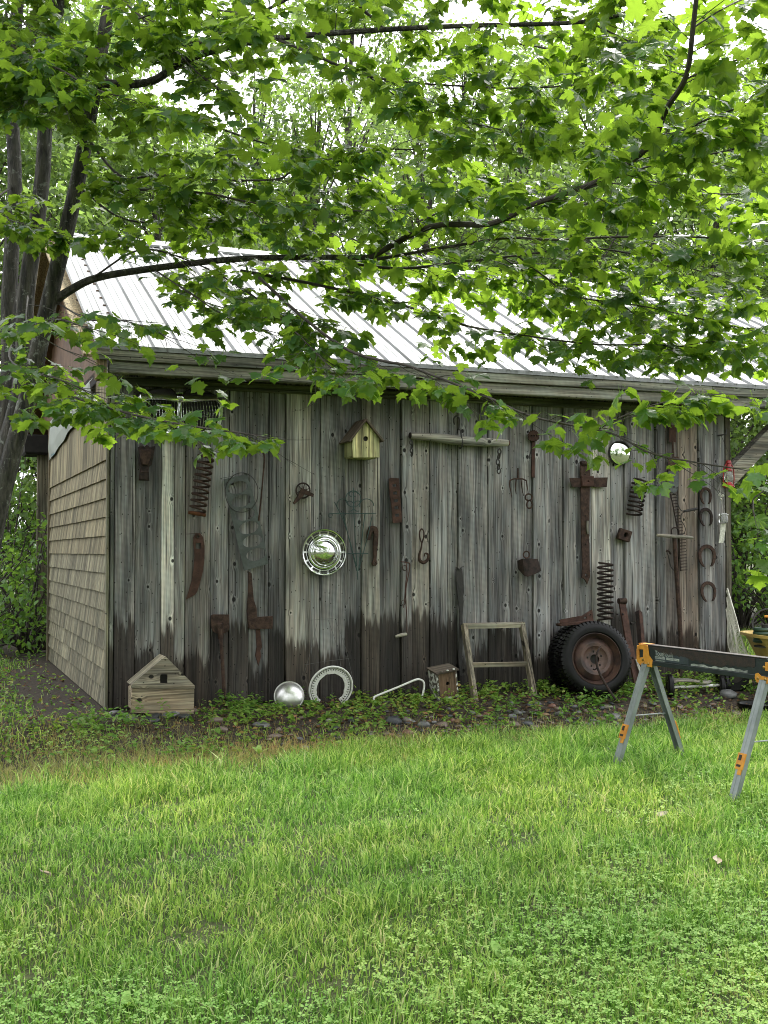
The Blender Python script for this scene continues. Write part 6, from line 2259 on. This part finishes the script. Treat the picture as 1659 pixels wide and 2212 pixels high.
# far lawn right and left of the barn
Xa = rng.uniform(-6, 7.5, 90000); Ya = rng.uniform(7.2, 17, 90000)
sa_, qa_ = sdist(Xa, Ya), qdist(Xa, Ya)
ok = (qa_ < 1.35) & ((sa_ < -.45 - .35 * rng.random(len(Xa)) + .3 * noise2(Xa, Ya, 3.5, 44)) | (sa_ > 5.7))
Xa, Ya = Xa[ok], Ya[ok]
V_, F_ = blades(Xa, Ya, rng.uniform(.03, .09, len(Xa)), rng.uniform(.006, .010, len(Xa)), .5)
g2_ = np_mesh('grass', V_, F_, M['grass'])
tag(g2_, 'grass strip beside and beyond the barn ends', 'grass', kind='stuff')
# dry grass along the stones and in worn patches
Xs, Ys = frustum_pts(260000, 3.2, 9.0)
qs, ss_ = qdist(Xs, Ys), sdist(Xs, Ys)
f = np.exp(-((qs - 1.30 - .25 * np.clip((1.9 - ss_) / 1.6, 0, 1) - .12 * noise2(Xs, Ys, 2.4, 3)) / .34) ** 2) * np.where(ss_ < 1.8, .9, .35)
f += .16 * np.clip(noise2(Xs, Ys, 2.6, 14) - .30, 0, 1) * (qs > 1.8)
f += .5 * np.exp(-(((ss_ + .2) / .9) ** 2 + ((qs - 1.0) / .5) ** 2))
sel = rng.random(len(Xs)) < np.clip(f, 0, 1)
Xs, Ys = Xs[sel], Ys[sel]
V_, F_ = blades(Xs, Ys, rng.uniform(.025, .075, len(Xs)), rng.uniform(.0025, .0045, len(Xs)), 1.0)
st_ = np_mesh('dry_grass', V_, F_, M['straw'])
tag(st_, 'dry straw-coloured grass between the stones and the lawn', 'dry grass', kind='stuff')


def scatter_leaflets(P_, size, verts, faces, nrm_sd, mat, name, label, cat):
    """P_ (n,3), leaflets with random upward normals"""
    n_ = len(P_)
    nn = np.array([0, 0, 1.0]) + rng.normal(0, nrm_sd, (n_, 3))
    nn /= np.linalg.norm(nn, axis=1)[:, None]
    a = rng.uniform(0, 6.283, n_)
    t = np.stack([np.cos(a), np.sin(a), np.zeros(n_)], 1)
    t -= nn * (t * nn).sum(1)[:, None]
    t /= np.linalg.norm(t, axis=1)[:, None]
    x = np.cross(t, nn)
    V1 = P_[:, None] + size[:, None, None] * (verts[None, :, 0:1] * x[:, None] + verts[None, :, 1:2] * t[:, None] + verts[None, :, 2:3] * nn[:, None])
    F1_ = (np.arange(n_)[:, None, None] * len(verts) + faces[None]).reshape(-1, 3)
    o = np_mesh(name, V1.reshape(-1, 3), F1_, M[mat])
    return tag(o, label, cat, kind='stuff')


# clover: three heart-shaped leaflets
cv, cf = [], []
for k in range(3):
    a = k * 2.094
    leaf = [(0, .05, 0), (.30, .38, .10), (.36, .72, .14), (.18, .92, .10), (0, .80, .06), (-.18, .92, .10), (-.36, .72, .14), (-.30, .38, .10)]
    b_ = len(cv)
    cv += [(x * math.cos(a) - y * math.sin(a), x * math.sin(a) + y * math.cos(a), z) for x, y, z in leaf]
    cf += [(b_, b_ + i, b_ + i + 1) for i in range(1, 7)]
Xc, Yc = frustum_pts(160000, 2.9, 7.4)
patch = noise2(Xc, Yc, 2.0, 21)
near = np.clip((4.9 - Yc) / 1.0, -.55, 1)
sel = rng.random(len(Xc)) < np.clip(patch * .9 + .5 * noise2(Xc, Yc, 8.0, 33) + near * .50 - .08, 0, .70)
Xc, Yc = Xc[sel], Yc[sel]
Pc = np.stack([Xc, Yc, gzv(Xc, Yc) + rng.uniform(.022, .06, len(Xc))], 1)
scatter_leaflets(Pc, rng.uniform(.0075, .0155, len(Xc)), np.array(cv), np.array(cf), .28, 'clover', 'clover', 'patches of clover leaves in the near lawn', 'clover')
print('clovers', len(Xc))

# weeds at the foot of the wall, between and behind the stones
WV = np.array([(0, 0, 0), (.22, .30, .06), (.26, .58, .04), (0, 1.0, -.10), (-.26, .58, .04), (-.22, .30, .06)])
WF = np.array([(0, 1, 2), (0, 2, 3), (0, 3, 4), (0, 4, 5)])
nst = 1500
sw = rng.uniform(-.6, 6.2, nst)
qw = np.abs(rng.normal(.30, .24, nst)) + .04
stem_P, Pw = [], []
for s_, q_ in zip(sw, qw):
    if q_ > 1.35: continue
    dn = .5 + .5 * math.sin(s_ * 2.3 + 1) * math.sin(q_ * 5 + s_)
    if random.random() > .35 + .65 * dn: continue
    if s_ < .75 and q_ < .42: continue
    p = WP(s_, 0, q_)
    hh = random.uniform(.03, .13) * (1.3 if s_ > 4.2 else 1.0)
    if 1.0 < s_ < 2.3 and q_ > .16: hh *= .45
    z0 = gz(p.x, p.y)
    a = random.uniform(0, 6.28); l_ = random.uniform(0, .5) * hh
    for j in range(random.randint(5, 12)):
        t = random.uniform(.25, 1)
        Pw.append((p.x + math.cos(a) * l_ * t + random.gauss(0, .012), p.y + math.sin(a) * l_ * t + random.gauss(0, .012), z0 + hh * t))
for _ in range(900):
    s_, q_ = random.uniform(-.3, 6.0), random.uniform(.45, 1.4)
    if math.sin(s_ * 7 + q_ * 4) < -.2: continue
    p = WP(s_, 0, q_)
    z0 = gz(p.x, p.y)
    for j in range(random.randint(2, 6)):
        Pw.append((p.x + random.gauss(0, .018), p.y + random.gauss(0, .018), z0 + random.uniform(.02, .06)))
# left side of the barn, and creeping patches by the shingles
for _ in range(9000):
    s_, q_ = random.uniform(-2.6, -.08), random.uniform(-4.6, 1.3)
    if s_ > -.5 and q_ < .1 and random.random() < .75: continue
    if math.sin(s_ * 5 + q_ * 3) * math.sin(q_ * 4.1 - s_) < -.1 and random.random() < .6: continue
    p = WP(s_, 0, q_)
    Pw.append((p.x, p.y, gz(p.x, p.y) + random.uniform(.02, .07)))
Pw = np.array(Pw)
scatter_leaflets(Pw, rng.uniform(.020, .048, len(Pw)), WV, WF, .45, 'weed', 'weeds', 'low leafy weeds along the foot of the barn wall', 'weeds')
# fallen dead leaves and chips on the soil
n_ = 5200
sd_, qd_ = rng.uniform(-2.0, 6.0, n_), rng.uniform(.02, 1.5, n_)
Pd = []
for s_, q_ in zip(sd_, qd_):
    if s_ < -.1 and random.random() < .7: q_ -= random.uniform(.5, 4.5)
    p = WP(s_, 0, q_)
    Pd.append((p.x, p.y, gz(p.x, p.y) + random.uniform(.003, .015)))
M['litter'] = grass_mat('leaf_litter', [(0, (.07, .035, .02)), (.5, (.15, .075, .04)), (1, (.24, .14, .075))], .8, .05)
scatter_leaflets(np.array(Pd), rng.uniform(.018, .05, n_), WV, WF, .3, 'litter', 'leaf_litter', 'brown dead leaves and bark chips on the soil by the wall', 'leaf litter')

# broad-leaved plantain rosettes one can pick out in the lawn
for i, (x, y, lab) in enumerate(((205, 1630, 'on the lawn below the bare wood birdhouse'), (710, 1680, 'in the middle of the lawn'), (100, 1660, 'near the left edge of the lawn'), (1325, 1840, 'low on the right half of the lawn'),
                                 (1080, 2070, 'in the near clover, right of centre'), (270, 2180, 'at the bottom edge, left'), (560, 1630, 'on the lawn below the silver hubcap'))):
    p = gpx(x, y)
    t = thing('plantain_weed', 'broad pale green weed leaves ' + lab, 'weed', p, 0, 'broad-leaved weeds in the lawn')
    rr = random.Random(i)
    for k in range(rr.randint(3, 5)):
        a = rr.uniform(0, 6.28)
        L_ = rr.uniform(.045, .085)
        up = rr.uniform(.5, 1.4)
        mb = MB()
        rows = []
        for j in range(6):
            t_ = j / 5
            w_ = .24 * math.sin(math.pi * (t_ * .9 + .06)) ** .8 * L_
            r0_ = L_ * t_ * math.cos(up * (1 - .4 * t_)); z_ = L_ * t_ * math.sin(up * (1 - .4 * t_))
            for sg in (-1, 0, 1):
                rows.append((r0_ * math.cos(a) - sg * w_ * math.sin(a), r0_ * math.sin(a) + sg * w_ * math.cos(a), z_ + (.12 * w_ if sg else 0)))
        mb.add(rows, [(j * 3 + e, j * 3 + 3 + e, j * 3 + 4 + e, j * 3 + 1 + e) for j in range(5) for e in (0, 1)])
        mb.build('weed_leaf', M['clover'], t, True)
# a few pale dry leaves lying on the grass
M['dry_leaf'] = simple('pale_dry_leaf', (.40, .35, .27), (.30, .22, .15), .7, scale=20, bump=.1)
for i, (x, y, lab) in enumerate(((1430, 1778, 'on the lawn between the two sawhorse legs'), (1550, 1880, 'near the right edge of the lawn'), (98, 1908, 'on the lawn at the far left'))):
    p = gpx(x, y)
    t = thing('fallen_leaf', 'curled pale dry leaf lying ' + lab, 'leaf', p + Vector((0, 0, .035)), i * 1.3)
    mb = MB()
    for j in range(6):
        t_ = j / 5
        w_ = .018 * math.sin(math.pi * t_) + .002
        mb.v += [(.06 * t_ - .03, -w_, .012 * t_), (.06 * t_ - .03, 0, .012 * t_ - .004), (.06 * t_ - .03, w_, .012 * t_ + .010)]
    mb.f = [(j * 3 + e, j * 3 + 3 + e, j * 3 + 4 + e, j * 3 + 1 + e) for j in range(5) for e in (0, 1)]
    mb.build('blade', M['dry_leaf'], t, True)
